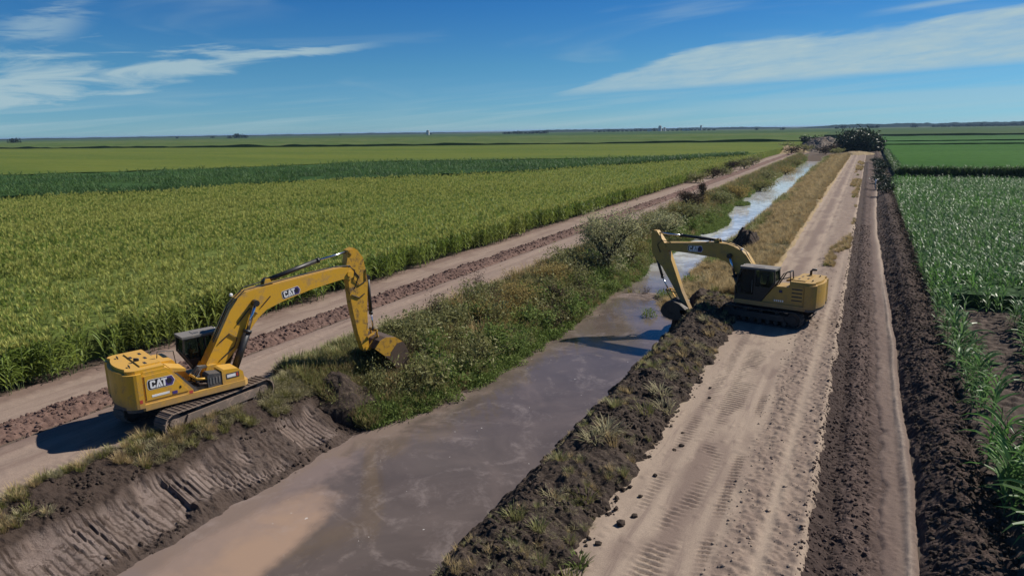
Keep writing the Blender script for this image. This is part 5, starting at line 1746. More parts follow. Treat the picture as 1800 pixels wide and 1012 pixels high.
deps = bpy.context.evaluated_depsgraph_get()
STRIPS = [o for o in COL.objects if o.get('kind') == 'structure']
deps.update()
from mathutils.bvhtree import BVHTree
GRID = {}
for o in STRIPS:
    if o.name.split('.')[0] in ('canal_bank', 'spoil_bank', 'ground', 'field_soil', 'dirt_road', 'earth_berm', 'ditch', 'dirt_path'):
        me = o.data
        co = np.empty(len(me.vertices) * 3, np.float32); me.vertices.foreach_get('co', co)
        co = co.reshape(-1, 3)
        xs = np.unique(np.round(co[:, 0], 4)); ys = np.unique(np.round(co[:, 1], 4))
        nx = int(np.argmax(np.abs(np.diff(co[:, 1])) > 1e-6)) + 1
        GRID[o.name] = (co[:nx, 0], co[::nx, 1], co[:, 2].reshape(-1, nx))


def surf(x, y):
    """height of the topmost strip under the points"""
    x = np.atleast_1d(np.asarray(x, float)); y = np.atleast_1d(np.asarray(y, float))
    z = np.full(x.shape, -9.0)
    for gxs, gys, Z in GRID.values():
        ok = (x >= gxs[0]) & (x <= gxs[-1]) & (y >= gys[0]) & (y <= gys[-1])
        if not ok.any(): continue
        i = np.clip(np.searchsorted(gxs, x[ok]) - 1, 0, len(gxs) - 2); j = np.clip(np.searchsorted(gys, y[ok]) - 1, 0, len(gys) - 2)
        fx = (x[ok] - gxs[i]) / (gxs[i + 1] - gxs[i]); fy = (y[ok] - gys[j]) / (gys[j + 1] - gys[j])
        zz = (Z[j, i] * (1 - fx) + Z[j, i + 1] * fx) * (1 - fy) + (Z[j + 1, i] * (1 - fx) + Z[j + 1, i + 1] * fx) * fy
        z[ok] = np.maximum(z[ok], zz)
    return z


def sz1(x, y): return float(surf(x, y)[0])


# ---- left bank: which plant grows where
def left_kind(x, y):
    u = float(bank_u(x, y)); n_ = float(fbm(x * 0.45, y * 0.3, 701, 3)); r = random.random()
    if u > 0.72 and n_ > 0.36: return 'green' if r < 0.85 else 'olive'
    if n_ > 0.60: return 'rust' if r < 0.6 else 'dry'
    if n_ < 0.40: return 'olive' if r < 0.8 else 'dead'
    if u < 0.2: return 'dry' if r < 0.4 else ('olive' if r < 0.7 else 'pale')
    return 'olive' if r < 0.5 else ('green' if r < 0.75 else 'dry')


LBL_S = {'olive': 'olive green shrub among the weeds on the overgrown left bank', 'green': 'bright green leafy bush on the left bank near the water',
         'rust': 'rusty brown feathery bush on the overgrown left bank', 'dead': 'dark dead looking bush on the overgrown left bank', 'pale': 'pale greyish bush on the overgrown left bank'}
LBL_T = {'dry': 'golden dry grass tussock on the overgrown left bank', 'pale': 'pale grey grass tussock on the overgrown left bank'}
cand = []
y = 23.2
while y < 120:
    x0, x1 = float(bank_top_l(y)) - 0.2, float(bank_toe_l(y)) - 0.1
    x = x0 + random.random()
    while x < x1:
        cand.append((x + random.gauss(0, 0.25), y + random.gauss(0, 0.3)))
        x += random.uniform(0.9, 1.5) * (1 + max(0, y - 45) * 0.012)
    y += random.uniform(0.9, 1.3) * (1 + max(0, y - 45) * 0.02)
for x, y in cand:
    if y < 26.2 and x < -20.0 and random.random() < 0.85: continue     # scraped spot at the bucket
    k = left_kind(x, y)
    if y < 28 and (k == 'green' or random.random() < 0.6): k = 'pale' if random.random() < 0.55 else 'olive'
    z = sz1(x, y)
    s = random.uniform(0.55, 1.15)
    if k == 'dry' or (k == 'pale' and random.random() < 0.7):
        simple('grass_tussock', random.choice(TUFTS[k]), x, y, z, s * 1.75, LBL_T[k], 'grass', 'grass tussocks on the left bank')
    else:
        shrub(k, x, y, z - 0.05, s * (1.2 if y < 70 else 1.3), LBL_S[k], 'shrubs on the left bank', random.uniform(0.75, 1.15))

# ---- scattered ground cover as stuff
def scatter_on(name, n, xf, y0, y1, protos, label, smin, smax, keep=None, ypow=1.6, dz=0.0):
    Y = y0 + (y1 - y0) * RNG.random(n) ** ypow
    a, b = xf(Y)
    X = a + (b - a) * RNG.random(n)
    if keep is not None:
        k = keep(X, Y); X, Y = X[k], Y[k]
    P = np.c_[X, Y, surf(X, Y) + dz]
    P = P[in_view(P, 0.1)]
    n = len(P)
    scatter(name, P, RNG.uniform(0, 6.28, n), RNG.uniform(smin, smax, n) * (1 + np.maximum(0, P[:, 1] - 50) * 0.004), RNG.integers(0, len(protos), n), protos, label, 'ground cover', 0.12)


def proto(name, me, x, y, sc, label, cat, group):
    return simple(name, me, x, y, sz1(x, y) - 0.03, sc, label, cat, group)


gW = [proto('weed_clump', WEEDS[k], -18.6 + 0.5 * k, 30 + 2.5 * k, 1.0, 'bright green leafy weed clump low on the left bank', 'weeds', 'weed clumps on the left bank') for k in range(4)]
gO = [proto('grass_tussock', TUFTS['olive'][k], -21.0 + 0.7 * k, 31 + 2 * k, 0.8, 'olive green grass tussock midway up the left bank', 'grass', 'olive tussocks on the left bank') for k in range(3)]
gD = [proto('grass_tussock', TUFTS['dry'][k], -9.0 + 0.9 * k, 52 + 3 * k, 0.8, 'golden grass tussock on the dry right bank', 'grass', 'dry tussocks on the right bank') for k in range(3)]
gP = [proto('grass_tussock', TUFTS['pale'][k], -21.4 + 0.5 * k, 24.6 + 0.8 * k, 0.8, 'pale grass tussock on the left bank by the bucket', 'grass', 'pale tussocks on the left bank') for k in range(3)]
gY = [proto('grass_tussock', TUFTS['yellowish'][k], -22.75 + 0.1 * k, 12.2 + 1.1 * k, 0.7, 'yellow green grass tuft on the rim of the freshly cut bank', 'grass', 'grass tufts on the rim of the cut bank') for k in range(3)]
lb = lambda Y: (bank_top_l(Y) - 0.5, bank_toe_l(Y) + 0.35)
scatter_on('bank_weeds', 5200, lb, 22.8, 285, gW, 'low bright green weeds covering the lower left bank', 0.45, 1.0,
           lambda X, Y: (RNG.random(len(X)) < sstep(bank_u(X, Y) + 0.6 * (fbm(X * 0.4, Y * 0.25, 711, 3) - 0.5), 0.45, 0.85) + 0.05), 1.9)
scatter_on('bank_grass', 8500, lb, 22.6, 285, gO + gD[:2] + gP[:2] + gY[:1], 'mixed olive and dry grass covering the upper left bank', 0.4, 1.1,
           lambda X, Y: (RNG.random(len(X)) < 1.05 - 0.7 * sstep(bank_u(X, Y), 0.5, 1.0)), 1.9)
scatter_on('bank_grass', 800, lambda Y: (bank_top_l(Y) - 1.0, bank_top_l(Y) + 1.5), 22.3, 29, gP + gO[:1], 'greyish grass around the dug spot on the left bank', 0.5, 1.0, None, 1.0)
scatter_on('bank_grass', 520, lambda Y: (bank_top_l(Y) - 0.5, bank_top_l(Y) + 1.2), 8, 18.6, gY[:2] + gP[:2] + gD[:1], 'thin grass fringe along the rim of the fresh cut', 0.22, 0.7,
           lambda X, Y: fbm(X * 1.0, Y * 0.7, 721, 3) > 0.49, 1.0)
scatter_on('bank_grass', 260, lambda Y: (bank_top_l(Y) - 0.3, bank_top_l(Y) + 1.3), 19.5, 23.4, gP + gY[:1], 'trampled grass at the foot of the left machine track', 0.35, 0.8, None, 1.0)
scatter_on('bank_grass', 7500, lambda Y: (np.where(Y < 60, -13.3, -13.6) + 0 * Y, -5.9 + 0 * Y), 46.5, 290, gD + gP[:2], 'dry golden grass covering the right bank', 0.45, 0.95, None, 1.7)
scatter_on('bank_weeds', 700, lambda Y: (toe_r(Y) - 0.4, toe_r(Y) + 1.3), 56, 285, gO + gW[:1], 'dark green reeds along the right waterline', 0.6, 1.2,
           lambda X, Y: fbm(X * 0.25, Y * 0.12, 731, 3) > 0.50, 1.5)
scatter_on('bank_grass', 900, lambda Y: (-2.3 + 0 * Y, -0.75 + 0 * Y), 60, 240, gD[:2] + gY[:1], 'sparse dry grass on the right edge of the far road', 0.3, 0.6,
           lambda X, Y: fbm(X * 0.3, Y * 0.08, 741, 3) > 0.52, 1.6)

# ---- spoil bank: tussocks torn up with the mud
sp = [(-6.65, 26.2, 'pale', 1.15), (-6.2, 25.2, 'pale', 1.25), (-6.7, 24.2, 'yellowish', 1.2), (-7.0, 28.4, 'pale', 1.1), (-7.2, 21.3, 'pale', 1.25), (-7.5, 20.6, 'pale', 1.0), (-6.9, 20.9, 'dry', 0.8),
      (-6.6, 17.6, 'yellowish', 1.0), (-7.4, 17.1, 'pale', 0.9), (-5.75, 14.9, 'green', 0.75), (-5.7, 14.2, 'yellowish', 0.9), (-7.0, 31.5, 'dry', 0.8), (-6.8, 33.5, 'pale', 1.0),
      (-6.5, 35.5, 'dry', 0.8), (-7.3, 38.0, 'pale', 0.9), (-7.8, 24.0, 'olive', 0.7), (-7.9, 29.5, 'olive', 0.6), (-8.0, 19.0, 'olive', 0.6), (-7.9, 15.5, 'olive', 0.7), (-7.0, 15.2, 'olive', 0.6)]
wordsT = {'pale': 'pale straw coloured grass tussock lying on the dark spoil bank', 'yellowish': 'yellow green grass tuft sticking out of the dark spoil bank', 'dry': 'golden dry grass tuft on the dark spoil bank',
          'olive': 'dull olive grass tuft half buried in the dark spoil bank', 'green': 'fresh green grass tuft at the road edge of the spoil bank'}
for x, y, k, s in sp:
    simple('grass_tussock', random.choice(TUFTS[k]), x, y, sz1(x, y) - 0.04, s, wordsT[k], 'grass', 'grass tufts on the spoil bank', 0.8)
scatter_on('bank_grass', 1500, lambda Y: (-9.2 + 0 * Y, spoil_edge(Y) - 0.15), 12, 46, gP + gO[:1] + gD[:2], 'scraps of torn grass mixed into the dark spoil', 0.14, 0.45,
           lambda X, Y: fbm(X * 0.6, Y * 0.6, 751, 3) > 0.48, 1.0, -0.08)

# ---- loose clods (broken lumps) over the rough strips
def clod_mesh(seed):
    rs = np.random.default_rng(seed)
    bm = bmesh.new(); bmesh.ops.create_icosphere(bm, subdivisions=1, radius=0.5)
    for v in bm.verts:
        v.co *= 0.7 + 0.6 * rs.random(); v.co.z *= 0.7
    return bm


def clod_set(mat, k0):
    out_ = []
    for k in range(3):
        bm = clod_mesh(k0 + k); me = bpy.data.meshes.new('dirt_clod'); bm.to_mesh(me); bm.free(); me.materials.append(mat); out_.append(me)
    return out_


C_DARK, C_RED, C_DITCH, C_TAN = clod_set(MAT['spoil'], 1), clod_set(MAT['berm_red'], 11), clod_set(MAT['ditch_soil'], 21), clod_set(MAT['road_tan'], 31)
LBL_C = 'single dark mud clod lying on the pale road beside the spoil bank'
cl_px = [(-5.35, 17.2, 0.30), (-5.15, 17.75, 0.22), (-5.3, 18.9, 0.17), (-5.25, 20.4, 0.16), (-5.15, 22.5, 0.18), (-5.0, 22.9, 0.24), (-5.2, 24.0, 0.15), (-5.0, 27.8, 0.18),
         (-5.2, 29.0, 0.15), (-5.6, 16.0, 0.2), ]
cprot = []
for i, (x, y, s) in enumerate(cl_px):
    cprot.append(simple('dirt_clod', C_DARK[i % 3], x, y, sz1(x, y) + s * 0.18, s, LBL_C, 'clod', 'mud clods spilled on the right road'))
rprot = [simple('dirt_clod', C_RED[k], -27.5, 15.5 + 2.3 * k, sz1(-27.5, 15.5 + 2.3 * k) + 0.04, 0.26, 'reddish clod at the foot of the windrow beside the left road', 'clod', 'reddish clods beside the left road') for k in range(3)]
dprot = [simple('dirt_clod', C_DITCH[k], 0.9, 19.5 + 2.1 * k, sz1(0.9, 19.5 + 2.1 * k) + 0.03, 0.2, 'brown clod on the edge of the narrow wheel track', 'clod', 'clods along the wheel track') for k in range(3)]


def clod_scatter(name, n, xf, y0, y1, protos, label, smin, smax, keep=None, yp=1.8):
    Y = y0 + (y1 - y0) * RNG.random(n) ** yp
    a, b = xf(Y); X = a + (b - a) * RNG.random(n)
    if keep is not None:
        k = keep(X, Y); X, Y = X[k], Y[k]
    s = smin + (smax - smin) * RNG.random(len(X)) ** 2.5
    P = np.c_[X, Y, surf(X, Y) + s * 0.12]
    k = in_view(P, 0.1); P, s = P[k], s[k]
    n = len(P)
    scatter(name, P, RNG.uniform(0, 6.28, n), s, RNG.integers(0, len(protos), n), protos, label, 'clods', 0.5)


clod_scatter('loose_clods', 5200, lambda Y: (-9.3 + 0 * Y, spoil_edge(Y) + 0.12), 10, 46, cprot[:3], 'broken wet mud lumps heaped on the spoil bank', 0.04, 0.24, lambda X, Y: fbm(X * 0.9, Y * 0.9, 761, 3) > 0.45, 1.3)
clod_scatter('loose_clods', 3200, lambda Y: (-29.6 + 0 * Y, -27.4 + 0 * Y), 8, 110, rprot, 'broken reddish clods on the left windrow', 0.05, 0.24)
clod_scatter('loose_clods', 5500, lambda Y: (-0.75 + 0 * Y, 0.95 + 0 * Y), 10, 90, dprot, 'small broken clods filling the ditch', 0.03, 0.15)
clod_scatter('loose_clods', 7000, lambda Y: (2.2 + wob(Y), 4.4 + 0 * Y), 10, 110, cprot[:3], 'broken dark clods on the right field berm', 0.04, 0.20)
clod_scatter('loose_clods', 2600, lambda Y: (bank_top_l(Y) - 0.2, bank_top_l(Y) + 1.5), 6, 23.5, cprot[:3], 'broken mud lumps on top of the fresh cut', 0.04, 0.18, lambda X, Y: fbm(X * 0.9, Y * 0.9, 762, 3) > 0.5, 1.0)
clod_scatter('loose_clods', 420, lambda Y: (bank_toe_l(Y) - 0.3, bank_toe_l(Y) + 0.5), 6, 24, cprot[:3], 'mud lumps fallen to the foot of the fresh cut', 0.04, 0.2, lambda X, Y: fbm(X * 0.7, Y * 0.7, 763, 3) > 0.5, 1.0)
tprot = [simple('dirt_clod', C_TAN[k], -2.0 + 0.3 * k, 18.0 + 1.7 * k, sz1(-2.0 + 0.3 * k, 18.0 + 1.7 * k) + 0.03, 0.15, 'dusty clod on the rough right half of the pale road', 'clod', 'dusty clods on the right road') for k in range(3)]
clod_scatter('loose_clods', 1500, lambda Y: (-2.9 + 0 * Y, -0.5 + 0 * Y), 10, 70, tprot, 'crumbled dusty clods on the right half of the road', 0.03, 0.11,
             lambda X, Y: np.abs(X + 1.62 - 0.012 * (Y - 17)) > 0.22)

# ---- mud bar with reeds across the canal, below the far arm
def lump_mesh(name, rx, ry, h, seed, mat, nx=60, ny=60):
    X, Y = np.meshgrid(np.linspace(-1.15, 1.15, nx), np.linspace(-1.15, 1.15, ny))
    r = np.sqrt(X ** 2 + Y ** 2) + 0.45 * (fbm(X * 2 + 5, Y * 2, seed, 4) - 0.5)
    Z = h * (1 - sstep(r, 0.1, 1.0)) * (0.7 + 0.6 * fbm(X * 3, Y * 3, seed + 3, 4)) + 0.25 * h * (fbm(X * rx * 2.2, Y * ry * 2.2, seed + 5, 3) - 0.5) * (1 - sstep(r, 0.7, 1.0)) - 0.12 * sstep(r, 0.85, 1.15) - 2.2 * sstep(r, 0.98, 1.35)
    V = np.stack([X * rx, Y * ry, Z], -1).reshape(-1, 3)
    i = np.arange(ny - 1)[:, None] * nx + np.arange(nx - 1)[None, :]
    Q = np.stack([i, i + 1, i + 1 + nx, i + nx], -1).reshape(-1, 4)
    return mesh_np(name, V, Q, mat, False)


def mound(name, x, y, z, rx, ry, h, seed, mat, label, cat, rot=0.0):
    o = link(bpy.data.objects.new(name, lump_mesh(name, rx, ry, h, seed, mat)))
    o.location = (x, y, z); o.rotation_euler = (0, 0, rot)
    return tag(o, label, cat)


mound('spoil_heap', -20.9, 23.3, -0.75, 1.7, 1.6, 0.95, 831, MAT['spoil'], 'dark dug earth beside the bucket of the near excavator', 'spoil heap', 0.3)
mound('mud_bar', -14.4, 51.8, WATER_Z - 0.05, 3.1, 1.5, 0.28, 801, MAT['mud_bank'], 'low mud bar with weeds crossing the canal behind the far bucket', 'mud bar', 0.25)
mound('mud_bar', -10.4, 50.6, WATER_Z - 0.1, 1.8, 2.6, 0.8, 803, MAT['mud_bank'], 'muddy shelf joining the right bank below the far arm', 'mud bar')
mound('spoil_heap', -8.5, 44.3, -0.35, 1.7, 2.2, 1.15, 805, MAT['spoil'], 'dark heap of dug mud under the arm of the far excavator', 'spoil heap')
mound('spoil_heap', -10.3, 72.5, -1.5, 2.1, 3.4, 3.0, 807, MAT['spoil'], 'dark mound on the right waterline beyond the far boom', 'spoil heap')
tb = [(-13.2, 51.6, 'weed', 1.0), (-12.7, 51.9, 'weed', 0.8), (-11.6, 56.5, 'weed', 1.3), (-12.4, 57.4, 'weed', 1.2), (-11.0, 57.6, 'green', 1.4), (-10.8, 55.0, 'pale', 1.6), (-10.2, 53.6, 'pale', 1.7), (-9.6, 52.4, 'dry', 1.5), (-10.6, 52.2, 'yellowish', 1.4),
      (-15.2, 52.2, 'pale', 0.8), (-16.0, 52.4, 'yellowish', 0.8), (-14.5, 51.8, 'dead', 0.5), (-12.6, 45.9, 'weed', 0.9), (-9.0, 47.0, 'yellowish', 1.0), (-8.4, 45.6, 'pale', 1.0), (-9.6, 45.8, 'dry', 0.9), (-8.0, 44.3, 'yellowish', 0.9)]
for x, y, k, s in tb:
    z = WATER_Z + 0.02 if x < -10.4 else max(sz1(x, y), WATER_Z) + 0.25
    if k == 'weed': simple('weed_clump', random.choice(WEEDS), x, y, z, s, 'bright green weed clump growing out of the mud below the far arm', 'weeds', 'weed clumps on the mud below the far arm', 1.3)
    elif k == 'dead': shrub('dead', x, y, z, s, 'small dead brush caught on the mud bar behind the far bucket')
    else: simple('grass_tussock', random.choice(TUFTS[k]), x, y, z, s, 'grass tuft on the muddy shelf below the far arm', 'grass', 'grass tufts below the far arm')

# ---- floating green mats reaching into the water on the left
def mat_weeds(name, cx, cy, rx, ry, n, label):
    a = RNG.uniform(0, 6.28, n); q = np.sqrt(RNG.random(n))
    X, Y = cx + rx * q * np.cos(a), cy + ry * q * np.sin(a)
    P = np.c_[X, Y, np.full(n, WATER_Z + 0.0)]
    scatter(name, P, RNG.uniform(0, 6.28, n), RNG.uniform(0.5, 1.1, n), RNG.integers(0, 4, n), gW, label, 'water weed', 0.1)


mat_weeds('water_weeds', -17.3, 94, 1.1, 8.0, 330, 'bright green weed mat reaching from the left bank into the far canal')
mat_weeds('water_weeds', -18.6, 76, 1.2, 8.0, 160, 'green weed mat along the left waterline past the tree')
mat_weeds('water_weeds', -17.4, 35.5, 0.9, 9.0, 150, 'green weeds trailing into the water along the near left bank')
mat_weeds('water_weeds', -18.4, 122, 1.2, 2.5, 60, 'dark weed spit in the far canal')

# ---- the feathery tree on the left bank and other single bushes
def tree(name, x, y, z, h, r, n, leafmat, size, label, cat='tree', seed=1, group=None, nl=7, low=0.15, flat=0.9):
    random.seed(seed)
    tk = Soup(); cr = Soup(); tips = []
    root = empty(name, (x, y, z))
    tag(root, label, cat, group)
    def grow_(p, d, L, rad, lev):
        steps = 3
        for j in range(steps):
            q = p + d * L / steps
            tk.stick(p, q, rad, rad * 0.8, 0, 6 if lev < 2 else 4)
            p = q; rad *= 0.8
            d = (d + Vector((random.gauss(0, 0.16), random.gauss(0, 0.16), 0.04))).normalized()
            if lev >= 1: tips.append((p.copy(), lev))
        if lev < 3:
            for b_ in range(3 if lev else nl):
                a = random.uniform(0, 6.28)
                dd = (d * 0.6 + Vector((math.cos(a) * (r / h * 1.9), math.sin(a) * (r / h * 1.9), random.uniform(0.05, 0.9))) * 0.75).normalized()
                grow_(p, dd, L * random.uniform(0.62, 0.9), rad * 0.65, lev + 1)
    grow_(Vector((0, 0, -0.15)), Vector((random.gauss(0, 0.05), random.gauss(0, 0.05), 1)).normalized(), h * low + 0.2, h * 0.028, 0)
    zs = max(p.z for p, _ in tips); rs_ = sorted(math.hypot(p.x, p.y) for p, _ in tips)[int(len(tips) * 0.95)]
    kz, kr = h * 0.93 / zs, r * 0.92 / max(rs_, 0.01)
    tk.v = [(v[0] * kr, v[1] * kr, v[2] * kz) if v[2] > 0.3 * h * low else (v[0], v[1], v[2]) for v in tk.v]
    for k in range(n):
        p, lev = random.choice(tips)
        s = 0.10 * r * (1.3 if lev > 1 else 0.8)
        if k % 4 == 0:                      # loose outer growth right down to the ground
            a_, e_ = random.uniform(0, 6.28), random.uniform(0.05, 0.8); rr_ = r * 0.8 * math.sin(min(1.0, e_ + 0.35) * math.pi * 0.62) * random.uniform(0.45, 1.0)
            cr.card((rr_ * math.cos(a_), rr_ * math.sin(a_), h * e_), size, 0, 0.2, 1.3); continue
        q = Vector((p.x * kr + random.gauss(0, s), p.y * kr + random.gauss(0, s), p.z * kz + random.gauss(0, s * flat)))
        if q.z > 0.15: cr.card(q, size, 0, 0.2, 1.3)
    link(bpy.data.objects.new('trunk', tk.mesh('trunk', [MAT['bark']])), root)
    link(bpy.data.objects.new('crown', cr.mesh('crown', [leafmat])), root)
    random.seed(seed + 1000)
    return root


MAT['tamarisk'] = leaf('tamarisk_leaf', (0.27, 0.28, 0.14), (0.36, 0.35, 0.19), trans=0.5, spec=0.2)
MAT['tree_dark'] = leaf('tree_leaf_dark', (0.022, 0.036, 0.018), (0.040, 0.058, 0.026), trans=0.15)
tree('tree', -18.9, 55.2, sz1(-18.9, 55.2), 5.7, 2.9, 6500, MAT['tamarisk'], 0.17, 'feathery grey green tree on the left bank opposite the far excavator', seed=31, low=0.05, nl=10, flat=1.3)
tree('bush', -18.3, 60.5, sz1(-18.3, 60.5), 3.2, 2.1, 2400, MAT['yellowish'], 0.15, 'yellow green bushy thicket just right of the feathery tree', 'bush', seed=32, low=0.08, nl=9)
tree('bush', -19.3, 77, sz1(-19.3, 77), 3.4, 2.6, 2200, MAT['tamarisk'], 0.19, 'rounded grey green bush on the left bank left of the weed mat', 'bush', seed=33, low=0.08, nl=9)
tree('bush', -19.8, 88, sz1(-19.8, 88), 3.0, 2.6, 1900, MAT['olive'], 0.19, 'olive bush on the left bank right of the dark dead bush', 'bush', seed=34, low=0.08, nl=9)
tree('bush', -21.2, 97, sz1(-21.2, 97), 3.0, 2.1, 2300, MAT['deadbrown'], 0.19, 'dark brown dead bush at the edge of the left road', 'bush', seed=35, low=0.08, nl=9)
tree('bush', -20.7, 100.5, sz1(-20.7, 100.5), 4.4, 0.9, 1100, MAT['deadbrown'], 0.19, 'narrow dark brown stump of brush beside the dead bush', 'bush', seed=36, low=0.2, nl=6)
tree('bush', -20.6, 47.5, sz1(-20.6, 47.5), 1.9, 1.6, 1500, MAT['rust'], 0.13, 'rust coloured bush on the left bank below the feathery tree', 'bush', seed=37, low=0.08, nl=9)
tree('bush', -20.0, 41.0, sz1(-20.0, 41.0), 1.9, 1.7, 1500, MAT['rust'], 0.12, 'largest rust coloured bush in the middle of the left bank', 'bush', seed=38, low=0.08, nl=9)
tree('bush', -18.7, 43.2, sz1(-18.7, 43.2), 1.6, 1.2, 1400, MAT['deadbrown'], 0.11, 'dark brown bush near the water in the middle of the left bank', 'bush', seed=39, low=0.08, nl=9)
for k, (x, y, h, r) in enumerate(((-19.5, 112, 2.6, 2.4), (-20.0, 128, 2.4, 2.6), (-19.0, 150, 2.6, 3.0), (-20.5, 172, 2.6, 3.0), (-19.5, 205, 2.8, 3.4), (-20.5, 240, 3.0, 3.6))):
    tree('bush', x, y, sz1(x, y), h, r, 1100, MAT[('olive', 'rust', 'yellowish')[k % 3]], 0.28, ('olive bush on the far left bank', 'rusty bush on the far left bank', 'yellow green bush on the far left bank')[k % 3] + (' nearer the dead stump', ' farther up the canal')[k // 3], 'bush', seed=50 + k, group='bushes on the far left bank', low=0.08, nl=8)
for k in range(7):
    y = 148 + 12 * k + random.uniform(-3, 3)
    tree('bush', -30.5 + random.gauss(0, 0.7), y, 0, random.uniform(1.8, 3.2), random.uniform(2.0, 3.0), 800, MAT[('olive', 'deadbrown')[k % 2]], 0.3,
         ('olive bush at the far edge of the left corn', 'dark bush at the far edge of the left corn')[k % 2], 'bush', seed=70 + k, group='bushes at the far edge of the left corn', low=0.08, nl=8)
# dark undergrowth at the bend on the right, beside the far field
for k in range(8):
    y = 128 + 15 * k
    tree('bush', 3.4 + random.gauss(0, 0.5), y, 0, random.uniform(1.4, 2.6), random.uniform(1.4, 2.4), 600, MAT['tree_dark'], 0.3,
         'dark bush along the ditch beside the bright right field', 'bush', seed=90 + k, group='dark bushes along the right ditch', low=0.08, nl=7)

# ------------------------------------------------------------------ far end of the canal and the horizon
tree('tree', -4.6, 338, -1.0, 8.3, 8.2, 9000, MAT['tree_dark'], 1.1, 'big dark rounded tree at the far end of the right road', seed=111, low=0.02, nl=14, flat=1.6)
tree('tree', 1.6, 343, -1.0, 6.6, 5.0, 3600, MAT['tree_dark'], 1.0, 'lower right lobe of dark trees at the far end of the road', seed=112, low=0.02, nl=12, flat=1.6)
tree('tree', -27.5, 400, 0, 6.0, 5.0, 1800, MAT['tree_dark'], 0.7, 'small dark tree left of the canal end', seed=113, low=0.08, nl=8)
MAT['far_earth'] = dirt('far_earth', (0.20, 0.165, 0.135), (0.13, 0.105, 0.085), (0.26, 0.22, 0.18), big=0.15, fine=0.8, bump=0.8)
mound('earth_mound', -18, 345, -0.3, 11, 16, 4.6, 821, MAT['far_earth'], 'grey brown earth mound closing the canal left of the big dark tree', 'mound')
mound('earth_mound', -22, 400, -0.3, 15, 16, 5.4, 823, MAT['far_earth'], 'paler earth bank behind the mound at the canal end', 'mound')
mound('earth_mound', -31, 330, -0.3, 10, 22, 2.6, 825, MAT['dry_grass_soil'], 'grassy hump left of the canal end', 'mound')
mound('earth_mound', -4, 306, -0.4, 9, 14, 1.5, 827, MAT['dry_grass_soil'], 'grassy hump where the right road ends below the dark tree', 'mound')
for k, (x, y, h, r) in enumerate(((-24, 322, 3.2, 4), (-15.5, 300, 2.4, 3), (-11, 296, 2.2, 3), (-27, 300, 2.6, 4), (-35, 360, 3.0, 5), (-13.5, 326, 3.0, 3.5))):
    tree('bush', x, y, 0.3, h, r, 500, MAT[('olive', 'deadbrown')[k % 2]], 0.5, ('olive scrub around the end of the canal', 'dark scrub around the end of the canal')[k % 2], 'bush', seed=130 + k, group='scrub at the canal end', low=0.08, nl=7)
ps = BM(); ps.tube([(0, 0, -0.2), (0, 0, 1.7)], 0.09, 0, 8); ps.box((0, 0, 1.55), (0.34, 0.06, 0.4), 0, None, 0.02)  # white upright stands for a bright pale strip of the wheel track
tag(ps.build('stand_in_post', MAT['white'], None, None, (1.75, 141.0, -0.2)), 'short white post standing for a bright strip of the wheel track at the bend', 'post')


def ang(px, py, dist):
    """a point on the ground in the direction the distant thing is seen, at a chosen distance"""
    c = Vector(((px - 900) / 1220.0, -(py - 506) / 1220.0, -1.0))
    d = cam_rot @ c
    k = dist / math.hypot(d.x, d.y)
    return d.x * k, d.y * k


MAT['far_tree'] = leaf('far_tree_leaf', (0.016, 0.026, 0.018), (0.024, 0.034, 0.022), trans=0.05, rough=0.9, spec=0.0)


def far_tree_mesh(seed, w, h):
    random.seed(seed); s = Soup()
    for k in range(8):
        cx, cy = random.uniform(-w, w) * 0.35, random.uniform(-w, w) * 0.35; rr = w * random.uniform(0.2, 0.34); zc = h * random.uniform(0.35, 0.75)
        for j in range(34):
            d = Vector((random.gauss(0, 1), random.gauss(0, 1), random.gauss(0, 0.8))).normalized() * rr
            s.card((cx + d.x, cy + d.y, max(0.4, zc + d.z)), w * 0.16, 0, 0.2, 1.2)
    return s.mesh('crown', [MAT['far_tree']])


FT = [far_tree_mesh(900 + k, 14, 10) for k in range(4)]
fr = Soup(); fr.stick((0, 0, 0), (0, 0, 5), 0.5, 0.3, 0, 6)
FTK = fr.mesh('trunk', [MAT['bark']])
far = [(22, 1500, 1.2, 'lone tree on the horizon at the far left of the view'), (414, 2100, 1.5, 'distant tree clump on the left horizon'), (428, 2150, 1.3, 'distant tree clump on the left horizon'), (402, 2150, 1.0, 'distant tree clump on the left horizon'),
       (372, 2600, 0.9, None), (310, 2800, 0.8, None), (755, 2300, 0.9, None), (598, 3000, 0.8, None)]
far += [(888 + 7 * k, 1900 + 40 * (k % 3), 0.7 + 0.35 * random.random(), 'tree in the dark grove on the middle horizon') for k in range(11)]
far += [(1046 + 8 * k, 2300 + 60 * (k % 4), 0.6 + 0.45 * random.random(), 'tree in the long grove around the distant farm') for k in range(27)]
far += [(1375, 2000, 0.8, None), (1470, 2300, 0.9, None), (1482, 2300, 1.1, None), (1530, 2200, 1.0, None), (1540, 2200, 1.0, None), (1606, 2400, 1.3, None), (1330, 2200, 0.7, None)]
far += [(1640 + 7 * k, 2500 + 70 * (k % 3), 0.7 + 0.6 * random.random(), 'tree in the dark belt on the right horizon') for k in range(25)]
for i, (px, dist, s, lab) in enumerate(far):
    x, y = ang(px, 230, dist)
    o = link(bpy.data.objects.new('tree', FTK))
    o.location = (x, y, 0); o.scale = (s, s, s * random.uniform(0.8, 1.1)); o.rotation_euler = (0, 0, random.uniform(0, 6.28))
    link(bpy.data.objects.new('crown', FT[i % 4]), o)
    tag(o, lab or 'single small tree far off on the horizon', 'tree', 'trees on the horizon')


